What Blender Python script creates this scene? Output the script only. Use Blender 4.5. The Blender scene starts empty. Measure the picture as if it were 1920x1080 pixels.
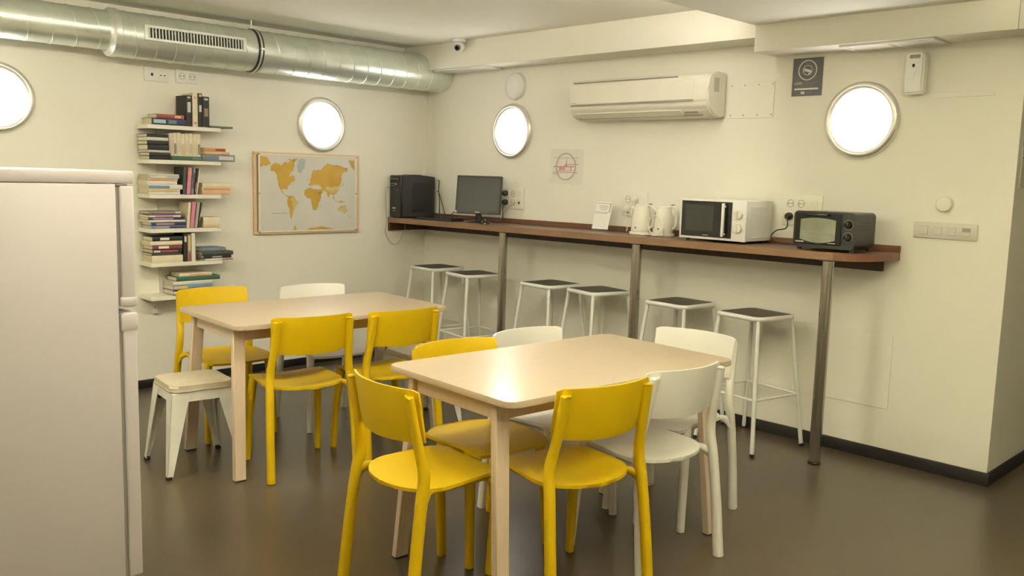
import bpy, bmesh, math, random
from mathutils import Vector, Matrix
random.seed(7)
R = math.radians
SC = bpy.context.scene
COL = SC.collection

# ------------------------------------------------------------------ camera
CAM_POS = (-4.645, -5.73, 1.45)
YAW, PITCH, ROLL, FPX = R(44.744), R(7.228), R(1.6056), 1669.45
cd = bpy.data.cameras.new('camera'); cam = bpy.data.objects.new('camera', cd); COL.objects.link(cam)
_f = Vector((math.sin(YAW) * math.cos(PITCH), math.cos(YAW) * math.cos(PITCH), -math.sin(PITCH)))
_r = Vector((math.cos(YAW), -math.sin(YAW), 0)); _u = _r.cross(_f)
_r2 = math.cos(ROLL) * _r + math.sin(ROLL) * _u; _u2 = _r2.cross(_f)
_m = Matrix((_r2, _u2, -_f)).transposed().to_4x4(); _m.translation = Vector(CAM_POS)
cam.matrix_world = _m
cd.sensor_width = 36; cd.lens = FPX / 1920 * 36; cd.clip_start = 0.05; cd.clip_end = 60
SC.camera = cam

# ------------------------------------------------------------------ world, exposure
wd = bpy.data.worlds.new('world'); SC.world = wd; wd.use_nodes = True
wd.node_tree.nodes['Background'].inputs[0].default_value = (0.9, 0.85, 0.7, 1)
wd.node_tree.nodes['Background'].inputs[1].default_value = 0.05
SC.view_settings.view_transform = 'Standard'; SC.view_settings.look = 'None'
SC.view_settings.gamma = 1; SC.view_settings.use_curve_mapping = False
SC.view_settings.exposure = 0.34
WARM = (1.0, 0.945, 0.71)          # added unseen lamps
PORT = (1.0, 0.97, 0.93)          # porthole lamps
P_PORT, P_ADDSTRIP = 12.0, 46.0
CEIL_Z, BEAM_Z, SOFF_Z, DROP_Z = 2.415, 2.225, 2.149, 2.29
BEAM_X = -0.235
# unseen globe added to cast the slanting counter shadows (x, y, z, radius, strength); all lamps are built as meshes further down
ADDED_GLOBES = [(-2.75, -5.65, 2.00, .16, 16)]
ADDED_UPLIGHTS = [(-4.4, -2.45, 2.08, 130), (-3.3, -4.55, 2.02, 180), (-2.1, -4.95, 2.06, 190)]      # unseen bowls added to brighten the ceiling (x, y, z, strength)
ADDED_DRUMS = [(-2.62, -2.86, .18, .11, 22), (-4.55, -1.9, .18, .11, 44)]                        # unseen drums added to brighten the upper walls (x, y, radius, depth, strength)

# ------------------------------------------------------------------ materials
MATS = {}
def mat(name, col, rough=0.5, metal=0.0, noise=0.0, nscale=8.0, bump=0.0, bscale=60.0, coat=0.0, emit=None, estr=0.0,
        col2=None, alpha=1.0, trans=0.0, spec=0.5, stretch=None, rnoise=0.0, soft=False):
    if name in MATS: return MATS[name]
    m = bpy.data.materials.new(name); m.use_nodes = True
    nt = m.node_tree; b = nt.nodes['Principled BSDF']
    b.inputs['Base Color'].default_value = (*col, 1); b.inputs['Roughness'].default_value = rough
    b.inputs['Metallic'].default_value = metal; b.inputs['Specular IOR Level'].default_value = spec
    b.inputs['Coat Weight'].default_value = coat; b.inputs['Coat Roughness'].default_value = 0.12
    b.inputs['Alpha'].default_value = alpha; b.inputs['Transmission Weight'].default_value = trans
    if emit:
        b.inputs['Emission Color'].default_value = (*emit, 1); b.inputs['Emission Strength'].default_value = estr
    tc = nt.nodes.new('ShaderNodeTexCoord'); mp = nt.nodes.new('ShaderNodeMapping')
    nt.links.new(tc.outputs['Object'], mp.inputs['Vector'])
    if stretch: mp.inputs['Scale'].default_value = stretch
    if noise > 0 or col2:
        n = nt.nodes.new('ShaderNodeTexNoise'); n.inputs['Scale'].default_value = nscale; n.inputs['Detail'].default_value = 5
        nt.links.new(mp.outputs[0], n.inputs['Vector'])
        rp = nt.nodes.new('ShaderNodeValToRGB')
        if soft: n.inputs['Detail'].default_value = 2.0; n.inputs['Roughness'].default_value = 0.4
        c2 = col2 or tuple(max(0, c * (1 - noise)) for c in col)
        rp.color_ramp.elements[0].position = 0.32; rp.color_ramp.elements[1].position = 0.68
        rp.color_ramp.elements[0].color = (*c2, 1); rp.color_ramp.elements[1].color = (*col, 1)
        nt.links.new(n.outputs['Fac'], rp.inputs[0]); nt.links.new(rp.outputs[0], b.inputs['Base Color'])
        if rnoise > 0:
            mr = nt.nodes.new('ShaderNodeMapRange'); mr.inputs[3].default_value = max(0.03, rough - rnoise); mr.inputs[4].default_value = rough + rnoise
            nt.links.new(n.outputs['Fac'], mr.inputs[0]); nt.links.new(mr.outputs[0], b.inputs['Roughness'])
    if bump > 0:
        n2 = nt.nodes.new('ShaderNodeTexNoise'); n2.inputs['Scale'].default_value = bscale; n2.inputs['Detail'].default_value = 3
        nt.links.new(mp.outputs[0], n2.inputs['Vector'])
        bp = nt.nodes.new('ShaderNodeBump'); bp.inputs['Strength'].default_value = bump; bp.inputs['Distance'].default_value = 0.004
        nt.links.new(n2.outputs['Fac'], bp.inputs['Height']); nt.links.new(bp.outputs[0], b.inputs['Normal'])
    MATS[name] = m
    return m

M_WALL = mat('painted_wall', (0.84, 0.81, 0.70), 0.62, noise=0.035, nscale=1.6, bump=0.05, bscale=45)
M_CEIL = mat('painted_ceiling', (0.93, 0.915, 0.82), 0.7, noise=0.03, nscale=1.2)
M_FLOOR = mat('polished_concrete', (0.076, 0.056, 0.034), 0.28, noise=0.22, nscale=1.7, soft=True)
M_BASE = mat('black_skirting', (0.010, 0.009, 0.009), 0.45, noise=0.2, nscale=20)
M_YEL = mat('yellow_plastic', (0.60, 0.395, 0.001), 0.46, spec=0.32, noise=0.05, nscale=12, bump=0.03, bscale=220)
M_WHT = mat('white_plastic', (0.80, 0.77, 0.70), 0.42, noise=0.03, nscale=10, bump=0.03, bscale=220)
M_BIRCH = mat('pale_birch', (0.50, 0.40, 0.29), 0.31, col2=(0.47, 0.37, 0.262), nscale=7, stretch=(1.2, 14, 14), coat=0.15)
M_BIRCHL = mat('pale_birch_legs', (0.66, 0.52, 0.38), 0.45, col2=(0.60, 0.465, 0.33), nscale=7, stretch=(14, 14, 1.2))
M_WMET = mat('white_powder_coat', (0.80, 0.79, 0.73), 0.38, noise=0.04, nscale=15)
M_WORN = mat('worn_white_metal', (0.76, 0.74, 0.66), 0.42, col2=(0.62, 0.60, 0.53), nscale=9, rnoise=0.08)
M_CUSH = mat('cream_leatherette', (0.56, 0.49, 0.36), 0.6, noise=0.12, nscale=14, bump=0.15, bscale=60)
M_SEATD = mat('dark_stool_insert', (0.085, 0.066, 0.045), 0.55, noise=0.2, nscale=25)
M_STEEL = mat('brushed_steel', (0.44, 0.41, 0.365), 0.20, metal=1.0, noise=0.10, nscale=12, stretch=(14, 14, 0.6))
M_GALV = mat('galvanised_steel', (0.78, 0.84, 0.76), 0.33, metal=0.68, col2=(0.68, 0.74, 0.67), nscale=6, rnoise=0.08, bump=0.05, bscale=14)
M_GALVS = mat('galvanised_seam', (0.84, 0.87, 0.80), 0.34, metal=0.7, noise=0.1, nscale=20)
M_RING = mat('satin_steel_ring', (0.76, 0.745, 0.68), 0.36, metal=0.75, noise=0.06, nscale=20)
M_WOOD = mat('walnut_top', (0.145, 0.080, 0.046), 0.34, col2=(0.118, 0.064, 0.036), nscale=5, stretch=(12, 1, 12), coat=0.15)
M_WOODE = mat('walnut_edge', (0.235, 0.135, 0.072), 0.42, col2=(0.20, 0.112, 0.058), nscale=6, stretch=(12, 1, 12))
M_WOODD = mat('walnut_upstand', (0.165, 0.070, 0.034), 0.45, col2=(0.13, 0.054, 0.026), nscale=6, stretch=(12, 1, 12))
M_WOODB = mat('dark_brown_batten', (0.060, 0.026, 0.014), 0.5, noise=0.2, nscale=10)
M_BLK = mat('black_plastic', (0.018, 0.018, 0.017), 0.42, noise=0.15, nscale=30)
M_BLKG = mat('black_gloss', (0.008, 0.008, 0.008), 0.14, noise=0.1, nscale=30)
M_DGR = mat('dark_grey_metal', (0.034, 0.034, 0.034), 0.48, noise=0.12, nscale=18)
M_SCR = mat('lcd_screen', (0.030, 0.031, 0.026), 0.38, noise=0.1, nscale=4)
M_SIL = mat('silver_print', (0.45, 0.44, 0.40), 0.4, noise=0.05)
M_BLUE = mat('blue_port', (0.03, 0.06, 0.35), 0.4, noise=0.05)
M_CREAMP = mat('cream_socket_plastic', (0.82, 0.785, 0.67), 0.4, noise=0.03)
M_IVORY = mat('ivory_appliance', (0.78, 0.74, 0.63), 0.38, noise=0.03)
M_FRIDGE = mat('fridge_enamel', (0.58, 0.53, 0.54), 0.36, noise=0.02, nscale=3, bump=0.04, bscale=180)
M_GASK = mat('grey_gasket', (0.22, 0.20, 0.18), 0.6, noise=0.1)
M_GAP = mat('dark_slot', (0.02, 0.018, 0.015), 0.7, noise=0.1)
M_GREYP = mat('grey_slot', (0.30, 0.28, 0.23), 0.6, noise=0.1)
M_LAMP = mat('lit_diffuser', (0.9, 0.9, 0.9), 0.4, emit=PORT, estr=P_PORT, noise=0.02)
M_ADDSTRIP = mat('added_strip_glow', (0.9, 0.9, 0.9), 0.4, emit=(1, 0.93, 0.82), estr=P_ADDSTRIP, noise=0.02)
M_OVENG = mat('oven_glass', (0.27, 0.28, 0.20), 0.06, noise=0.35, nscale=9, coat=0.6)
M_MWG = mat('microwave_glass', (0.020, 0.020, 0.018), 0.08, noise=0.3, nscale=7, coat=0.5)
M_PAPER = mat('white_paper', (0.80, 0.79, 0.74), 0.7, noise=0.02)
M_INK = mat('printed_ink', (0.12, 0.11, 0.10), 0.7, noise=0.05)
M_INKL = mat('pale_printed_ink', (0.52, 0.52, 0.46), 0.7, noise=0.05)
M_ACRYL = mat('clear_acrylic', (0.86, 0.86, 0.80), 0.15, alpha=0.05, noise=0.02)
M_POSTER = mat('slate_poster', (0.105, 0.103, 0.108), 0.45, noise=0.08, nscale=5)
M_PPRINT = mat('pale_poster_print', (0.78, 0.76, 0.68), 0.5, noise=0.05)
M_PPRINTD = mat('dim_poster_print', (0.22, 0.21, 0.20), 0.5, noise=0.05)
M_PINK = mat('pink_print', (0.66, 0.30, 0.36), 0.6, noise=0.08)
M_TAUPE = mat('taupe_print', (0.48, 0.42, 0.33), 0.6, noise=0.08)
M_MFRAME = mat('map_frame_wood', (0.74, 0.54, 0.34), 0.5, col2=(0.66, 0.46, 0.28), nscale=9, stretch=(2, 10, 10))
M_MSTRIP = mat('map_white_strip', (0.82, 0.76, 0.66), 0.4, noise=0.04)
M_SEA = mat('map_sea', (0.66, 0.645, 0.59), 0.35, noise=0.06, nscale=4)
M_LAND = mat('map_gold_foil', (0.60, 0.38, 0.06), 0.45, col2=(0.52, 0.32, 0.045), nscale=10)
M_LANDL = mat('map_scratched_land', (0.66, 0.54, 0.20), 0.5, col2=(0.50, 0.42, 0.20), nscale=30)
M_ICE = mat('map_ice_print', (0.44, 0.50, 0.48), 0.5, noise=0.1, nscale=20)
M_SHELF = mat('cream_shelf_board', (0.80, 0.765, 0.65), 0.45, noise=0.03)
M_SPINE = mat('grey_shelf_spine', (0.62, 0.585, 0.48), 0.5, noise=0.04)
M_PAGE = mat('book_pages', (0.70, 0.62, 0.42), 0.8, col2=(0.58, 0.50, 0.32), nscale=40, stretch=(1, 1, 12))
M_PAGEW = mat('pale_book_pages', (0.74, 0.69, 0.54), 0.8, col2=(0.64, 0.58, 0.43), nscale=40, stretch=(1, 1, 12))
M_WIREL = mat('beige_cable', (0.45, 0.36, 0.22), 0.5, noise=0.05)
M_WIREW = mat('white_cable', (0.76, 0.72, 0.62), 0.45, noise=0.03)

# ------------------------------------------------------------------ mesh helpers
def link(name, me, m, parent=None):
    o = bpy.data.objects.new(name, me); COL.objects.link(o)
    if m is not None: me.materials.append(m)
    if parent is not None: o.parent = parent
    return o
def fin(name, bm, m, parent=None, smooth=True, ang=38):
    me = bpy.data.meshes.new(name)
    bmesh.ops.recalc_face_normals(bm, faces=bm.faces)
    bm.to_mesh(me); bm.free()
    if smooth:
        me.shade_smooth(); me.set_sharp_from_angle(angle=R(ang))
    return link(name, me, m, parent)
def NB(): return bmesh.new()
def box(bm, x0, x1, y0, y1, z0, z1, r=0.0, seg=2):
    t = bmesh.new() if r > 0 else bm
    ret = bmesh.ops.create_cube(t, size=1)
    for v in ret['verts']:
        v.co = Vector(((x0 + x1) / 2 + v.co.x * (x1 - x0), (y0 + y1) / 2 + v.co.y * (y1 - y0), (z0 + z1) / 2 + v.co.z * (z1 - z0)))
    if r > 0:
        bmesh.ops.bevel(t, geom=t.edges[:], offset=r, segments=seg, profile=0.5, affect='EDGES')
        merge(bm, t)
    return bm
def merge(bm, t):
    me = bpy.data.meshes.new('tmp'); t.to_mesh(me); t.free(); bm.from_mesh(me); bpy.data.meshes.remove(me)
def B(name, m, parent, *a, **k):
    return fin(name, box(NB(), *a, **k), m, parent)
def frame_at(d):
    d = d.normalized(); up = Vector((0, 0, 1)) if abs(d.z) < 0.95 else Vector((1, 0, 0))
    a = d.cross(up).normalized(); return a, a.cross(d).normalized()
def tube(bm, pts, rad, seg=10, ax=None, cap=True, sq=2.0):
    """pts: list of 3D points; rad: number, list of numbers or list of (ra, rb); ax: fixed direction for the first half axis"""
    pts = [Vector(p) for p in pts]; n = len(pts); rings = []
    for i, p in enumerate(pts):
        d = pts[min(i + 1, n - 1)] - pts[max(i - 1, 0)]
        if ax is not None:
            a = Vector(ax); a = (a - d.normalized() * a.dot(d.normalized())).normalized(); b = a.cross(d.normalized()).normalized()
        else:
            if i == 0: a, b = frame_at(d)
            else:
                dn = d.normalized(); a = (a - dn * a.dot(dn)).normalized(); b = a.cross(dn).normalized()
        r = rad[i] if isinstance(rad, list) else rad
        ra, rb = r if isinstance(r, tuple) else (r, r)
        ring = []
        for k in range(seg):
            t = 2 * math.pi * k / seg; c, s = math.cos(t), math.sin(t)
            e = 2.0 / sq
            ring.append(bm.verts.new(p + a * (ra * math.copysign(abs(c) ** e, c)) + b * (rb * math.copysign(abs(s) ** e, s))))
        rings.append(ring)
    for i in range(n - 1):
        for k in range(seg):
            bm.faces.new((rings[i][k], rings[i][(k + 1) % seg], rings[i + 1][(k + 1) % seg], rings[i + 1][k]))
    if cap:
        bm.faces.new(rings[0]); bm.faces.new(rings[-1])
    return bm
def smoothpath(pts, k=6):
    pts = [Vector(p) for p in pts]; out = []
    for i in range(len(pts) - 1):
        p0 = pts[max(i - 1, 0)]; p1 = pts[i]; p2 = pts[i + 1]; p3 = pts[min(i + 2, len(pts) - 1)]
        for j in range(k):
            t = j / k
            out.append(0.5 * ((2 * p1) + (p2 - p0) * t + (2 * p0 - 5 * p1 + 4 * p2 - p3) * t * t + (3 * p1 - p0 - 3 * p2 + p3) * t ** 3))
    out.append(pts[-1]); return out
def lathe(bm, prof, seg=32, axis='z', c=(0, 0, 0), sx=1.0):
    """prof: (radius, height) pairs; axis z up, or axis y with height along -y (out of the wall)"""
    rings = []
    for r, h in prof:
        ring = []
        for k in range(seg):
            t = 2 * math.pi * k / seg
            if axis == 'z': p = (c[0] + r * math.cos(t) * sx, c[1] + r * math.sin(t), c[2] + h)
            elif axis == 'y': p = (c[0] + r * math.cos(t) * sx, c[1] - h, c[2] + r * math.sin(t))
            else: p = (c[0] + h, c[1] + r * math.cos(t), c[2] + r * math.sin(t))
            ring.append(bm.verts.new(p))
        rings.append(ring)
    for i in range(len(rings) - 1):
        for k in range(seg):
            bm.faces.new((rings[i][k], rings[i][(k + 1) % seg], rings[i + 1][(k + 1) % seg], rings[i + 1][k]))
    if prof[0][0] > 1e-5: bm.faces.new(rings[0])
    if prof[-1][0] > 1e-5: bm.faces.new(rings[-1])
    bmesh.ops.remove_doubles(bm, verts=bm.verts[:], dist=1e-6)
    return bm
def prism(bm, poly, a0, a1, plane='xy'):
    """poly of 2D points extruded; plane xy -> along z, xz -> along y, yz -> along x"""
    def P(u, v, w): return (u, v, w) if plane == 'xy' else ((u, w, v) if plane == 'xz' else (w, u, v))
    lo = [bm.verts.new(P(u, v, a0)) for u, v in poly]; hi = [bm.verts.new(P(u, v, a1)) for u, v in poly]
    bm.faces.new(lo); bm.faces.new(hi); n = len(poly)
    for i in range(n): bm.faces.new((lo[i], lo[(i + 1) % n], hi[(i + 1) % n], hi[i]))
    return bm
def rrect(x0, x1, y0, y1, r, k=5):
    out = []
    for cx, cy, a in ((x1 - r, y1 - r, 0), (x0 + r, y1 - r, 90), (x0 + r, y0 + r, 180), (x1 - r, y0 + r, 270)):
        for i in range(k + 1):
            t = R(a + 90 * i / k); out.append((cx + r * math.cos(t), cy + r * math.sin(t)))
    return out
def hexa(bm, lo, hi):
    v = [bm.verts.new(p) for p in lo] + [bm.verts.new(p) for p in hi]
    for f in ((0, 1, 2, 3), (4, 5, 6, 7), (0, 1, 5, 4), (1, 2, 6, 5), (2, 3, 7, 6), (3, 0, 4, 7)): bm.faces.new([v[i] for i in f])
    return bm
def ring2d(bm, cx, cz, r0, r1, y0, y1, seg=40):
    """flat ring facing -y"""
    def circ(r, y): return [bm.verts.new((cx + r * math.cos(2 * math.pi * k / seg), y, cz + r * math.sin(2 * math.pi * k / seg))) for k in range(seg)]
    a, b, c, d = circ(r0, y0), circ(r1, y0), circ(r1, y1), circ(r0, y1)
    for k in range(seg):
        j = (k + 1) % seg
        for p, q in ((a, b), (b, c), (c, d), (d, a)): bm.faces.new((p[k], p[j], q[j], q[k]))
    return bm
def text_into(bm, s, size, x, z, y, depth=0.0006, align='LEFT', rot=0.0):
    cu = bpy.data.curves.new('t', 'FONT'); cu.body = s; cu.size = size; cu.align_x = align; cu.resolution_u = 3; cu.extrude = depth / 2
    o = bpy.data.objects.new('t', cu); COL.objects.link(o)
    dg = bpy.context.evaluated_depsgraph_get(); me = bpy.data.meshes.new_from_object(o.evaluated_get(dg))
    bpy.data.objects.remove(o); bpy.data.curves.remove(cu)
    mtx = Matrix.Translation((x, y, z)) @ Matrix.Rotation(rot, 4, 'Y') @ Matrix.Rotation(R(90), 4, 'X')
    me.transform(mtx); bm.from_mesh(me); bpy.data.meshes.remove(me)
    return bm
def tag(o, label, cat, group=None, kind=None):
    if label: o['label'] = label
    if cat: o['category'] = cat
    if group: o['group'] = group
    if kind: o['kind'] = kind
    return o
def thing(name, label, cat, loc=(0, 0, 0), rz=0.0, group=None):
    o = bpy.data.objects.new(name, None); COL.objects.link(o)
    o.empty_display_size = 0.1
    o.location = loc; o.rotation_euler = (0, 0, rz)
    return tag(o, label, cat, group)
def struct(name, bm, m, label, cat, parent=None):
    o = fin(name, bm, m, parent)
    return tag(o, label, cat, None, 'structure')
def dup(root, loc, rz, label, group=None):
    r = root.copy(); COL.objects.link(r); r.location = loc; r.rotation_euler = (0, 0, rz); r['label'] = label
    if group: r['group'] = group
    for ch in list(root.children):
        c = ch.copy(); COL.objects.link(c); c.parent = r
        for g in list(ch.children):
            d = g.copy(); COL.objects.link(d); d.parent = c
    return r
WB = -math.pi / 2       # things on the long counter wall: local x runs along -y, local -y points into the room
EPS = 0.001

# ------------------------------------------------------------------ the room
XL, YF, XP, YC = -6.4, -7.6, 2.6, -4.385
struct('floor', box(NB(), XL - .1, XP + .1, YF - .1, 0.15, -0.08, 0), M_FLOOR, 'dark grey-brown polished concrete floor under the tables', 'floor')
struct('wall_back', box(NB(), XL - .1, 0.15, 0, 0.15, 0, CEIL_Z + .1), M_WALL, 'cream painted wall behind the bookshelf and world map', 'wall')
struct('wall_right', box(NB(), 0, 0.15, YC, 0, 0, CEIL_Z + .1), M_WALL, 'cream painted wall behind the long wooden counter', 'wall')
struct('wall_passage', box(NB(), 0.15, XP, YC, YC + 0.15, 0, CEIL_Z + .1), M_WALL, 'shaded cream wall turning the corner into the passage', 'wall')
struct('wall_passage_end', box(NB(), XP, XP + .1, YF - .1, YC + .15, 0, CEIL_Z + .1), M_WALL, 'cream wall closing the passage beyond the frame', 'wall')
struct('wall_added_passage', box(NB(), 0, XP, -5.80, -5.65, 0, CEIL_Z + .1), M_WALL, 'added cream wall that darkens the passage, beyond the frame', 'wall')  # unseen wall added to keep room light out of the passage
struct('wall_left', box(NB(), XL - .1, XL, YF - .1, 0, 0, CEIL_Z + .1), M_WALL, 'cream wall on the left side behind the fridge', 'wall')
struct('wall_front', box(NB(), XL, XP, YF - .1, YF, 0, CEIL_Z + .1), M_WALL, 'cream wall behind the viewer', 'wall')
struct('ceiling', box(NB(), XL - .1, XP + .1, YF - .1, 0.15, CEIL_Z, CEIL_Z + .1), M_CEIL, 'cream painted main ceiling above the galvanised duct', 'ceiling')
YD = -3.10
struct('trim_1', box(NB(), BEAM_X, 0, YD, 0, BEAM_Z, CEIL_Z, r=.004), M_WALL, 'cream boxed ceiling beam above the air conditioner', 'beam')
struct('trim_2', box(NB(), BEAM_X - .005, 0, YC - .02, YD, SOFF_Z, CEIL_Z, r=.006), M_WALL, 'deeper cream boxed soffit carrying the ceiling vent', 'beam')
struct('trim_3', box(NB(), XL, BEAM_X - .005, -4.27, YD, DROP_Z, CEIL_Z, r=.003), M_CEIL, 'lowered cream ceiling section in front of the soffit', 'ceiling')
struct('trim_4', box(NB(), BEAM_X - .005, XP, YF, YC - .02, SOFF_Z, CEIL_Z, r=.006), M_WALL, 'lowered soffit over the passage past the wall corner', 'ceiling')
struct('baseboard_back', box(NB(), XL, 0, -.012, 0, 0, .055, r=.002), M_BASE, 'black skirting board below the bookshelf wall', 'skirting')
struct('baseboard_right', box(NB(), -.012, 0, YC - .012, -.012, 0, .066, r=.002), M_BASE, 'black skirting board below the counter wall', 'skirting')
struct('baseboard_passage', box(NB(), 0, XP, YC - .012, YC, 0, .066, r=.002), M_BASE, 'black skirting board running into the passage', 'skirting')

DRUMLAB = ['added unseen drum light above the gap between the tables', 'added unseen drum light above the fridge side of the room']
for i, (x, y, r, h, e) in enumerate(ADDED_DRUMS):
    t = thing('added_drum_light', DRUMLAB[i], 'lamp', (x, y, CEIL_Z), 0, 'added drum lights')
    bm = NB(); lathe(bm, [(r, -.012), (r, -h + .02), (r - .02, -h), (0, -h)], 40); fin('diffuser', bm, mat('added_drum_glow_%d' % i, (.9, .9, .9), .4, emit=WARM, estr=e, noise=.02), t)
    bm = NB(); lathe(bm, [(r + .01, -.012), (r + .01, 0)], 40); fin('ceiling_plate', bm, M_WMET, t)
GLOBELAB = ['added unseen globe lamp to the right of the viewer']
for i, (x, y, z, r, e) in enumerate(ADDED_GLOBES):
    t = thing('added_globe_lamp', GLOBELAB[i], 'lamp', (x, y, z), 0, 'added globe lamps')
    bm = NB(); bmesh.ops.create_uvsphere(bm, u_segments=32, v_segments=18, radius=r)
    fin('globe', bm, mat('added_globe_glow_%d' % i, (.9, .9, .9), .4, emit=WARM, estr=e, noise=.02), t)
    bm = NB(); lathe(bm, [(.03, r - .01), (.03, r + .03), (.004, r + .032), (.004, CEIL_Z - z - .02), (.05, CEIL_Z - z - .02), (.05, CEIL_Z - z)], 20); fin('stem', bm, M_WMET, t)
UPLAB = ['added unseen bowl uplighter hanging left of the fridge', 'added unseen bowl uplighter hanging in front of the viewer', 'added unseen bowl uplighter hanging near the passage']
for i, (x, y, z, e) in enumerate(ADDED_UPLIGHTS):
    t = thing('added_uplighter', UPLAB[i], 'lamp', (x, y, z), 0, 'added bowl uplighters')
    bm = NB(); lathe(bm, [(0, -.10), (.08, -.095), (.15, -.065), (.20, -.02), (.215, .012), (.210, .012), (.195, -.015), (.14, -.055), (0, -.08)], 36); fin('bowl', bm, M_WMET, t)
    bm = NB(); lathe(bm, [(.19, -.008), (.19, -.006), (0, -.006)], 36); fin('diffuser', bm, mat('added_uplighter_glow_%d' % i, (.9, .9, .9), .4, emit=WARM, estr=e, noise=.02), t)
    bm = NB(); lathe(bm, [(.008, -.006), (.008, CEIL_Z - z - .02 - (CEIL_Z - DROP_Z if -4.27 < y < YD else 0)), (.05, CEIL_Z - z - .02 - (CEIL_Z - DROP_Z if -4.27 < y < YD else 0)), (.05, CEIL_Z - z - (CEIL_Z - DROP_Z if -4.27 < y < YD else 0))], 16); fin('stem', bm, M_WMET, t)
bm = NB(); box(bm, -5.4, -0.50, YD, YD + .012, 2.335, 2.36); o = fin('added_led_strip', bm, M_ADDSTRIP)  # hidden strip added to brighten the main ceiling and beam corner
tag(o, 'added unseen LED strip on the far edge of the lowered ceiling', 'lamp')

# ------------------------------------------------------------------ fridge
fr = thing('fridge', 'tall white two-door fridge freezer at the left edge', 'fridge', (-3.48, -2.80, 0))
bm = NB(); box(bm, -.57, -.058, 0, .545, .03, 1.3868, r=.003); fin('cabinet', bm, M_FRIDGE, fr)
bm = NB(); box(bm, -.570, 0, 0, .545, 1.388, 1.428, r=.004, seg=2); fin('top_cover', bm, M_FRIDGE, fr)
for z0, z1 in ((.985, 1.381), (.06, .969)):
    d = B('door', M_FRIDGE, fr, -.046, 0, 0, .545, z0, z1, r=.007, seg=3)
    B('gasket', M_GASK, d, -.058, -.046, .008, .537, z0 + .004, z1 - .004)
    zz = z0 + .004 if z0 > .5 else z1 - .062
    B('handle_grip', M_FRIDGE, d, -.052, .004, -.003, .05, zz, zz + (.058 if z0 < .5 else .03), r=.006)
B('hinge', M_GREYP, fr, -.056, -.02, .004, .05, 1.381, 1.387, r=.001)
for sx in (-.53, -.1):
    for sy in (.05, .5):
        bm = NB(); lathe(bm, [(.022, 0), (.022, .031)], 14, c=(sx, sy, 0)); fin('foot', bm, M_BLK, fr)

# ------------------------------------------------------------------ tables
def make_table(label, loc, rz):
    t = thing('dining_table', label, 'table', loc, rz, 'pale wooden dining tables')
    W, D, H = 1.20, .705, .74
    bm = NB(); prism(bm, rrect(-W / 2, W / 2, -D / 2, D / 2, .045, 6), H - .022, H)
    bmesh.ops.bevel(bm, geom=[e for e in bm.edges if abs(e.verts[0].co.z - e.verts[1].co.z) < 1e-6], offset=.002, segments=1, affect='EDGES')
    fin('tabletop', bm, M_BIRCH, t)
    fx, fy, tx, ty = W / 2 - .032, D / 2 - .057, W / 2 - .060, D / 2 - .120
    for sx in (-1, 1):
        for sy in (-1, 1):
            def q(cx, cy, z, hx, hy): return [(sx * cx - hx, sy * cy - hy, z), (sx * cx + hx, sy * cy - hy, z), (sx * cx + hx, sy * cy + hy, z), (sx * cx - hx, sy * cy + hy, z)]
            bm = NB(); hexa(bm, q(fx, fy, .004, .028, .0145), q(tx, ty, H - .022, .029, .0155))
            bmesh.ops.bevel(bm, geom=bm.edges[:], offset=.003, segments=1, affect='EDGES')
            lg = fin('leg', bm, M_BIRCHL, t)
            bm = NB(); hexa(bm, q(fx, fy, 0, .026, .015), q(fx, fy, .004, .026, .015)); fin('foot_pad', bm, M_BLK, lg)
    for s in (-1, 1):
        B('apron', M_BIRCHL, t, -tx + .029, tx - .029, s * ty - .010, s * ty + .010, H - .088, H - .022, r=.001, seg=1)
        B('apron', M_BIRCHL, t, s * tx - .014, s * tx + .010, -ty + .0155, ty - .0155, H - .088, H - .022, r=.001, seg=1)
    return t
make_table('pale birch dining table nearer the bookshelf and map', (-2.128, -1.752, 0), R(-3.5))
make_table('pale birch dining table in the middle nearest the viewer', (-2.105, -3.485, 0), R(-3.5))

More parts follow.
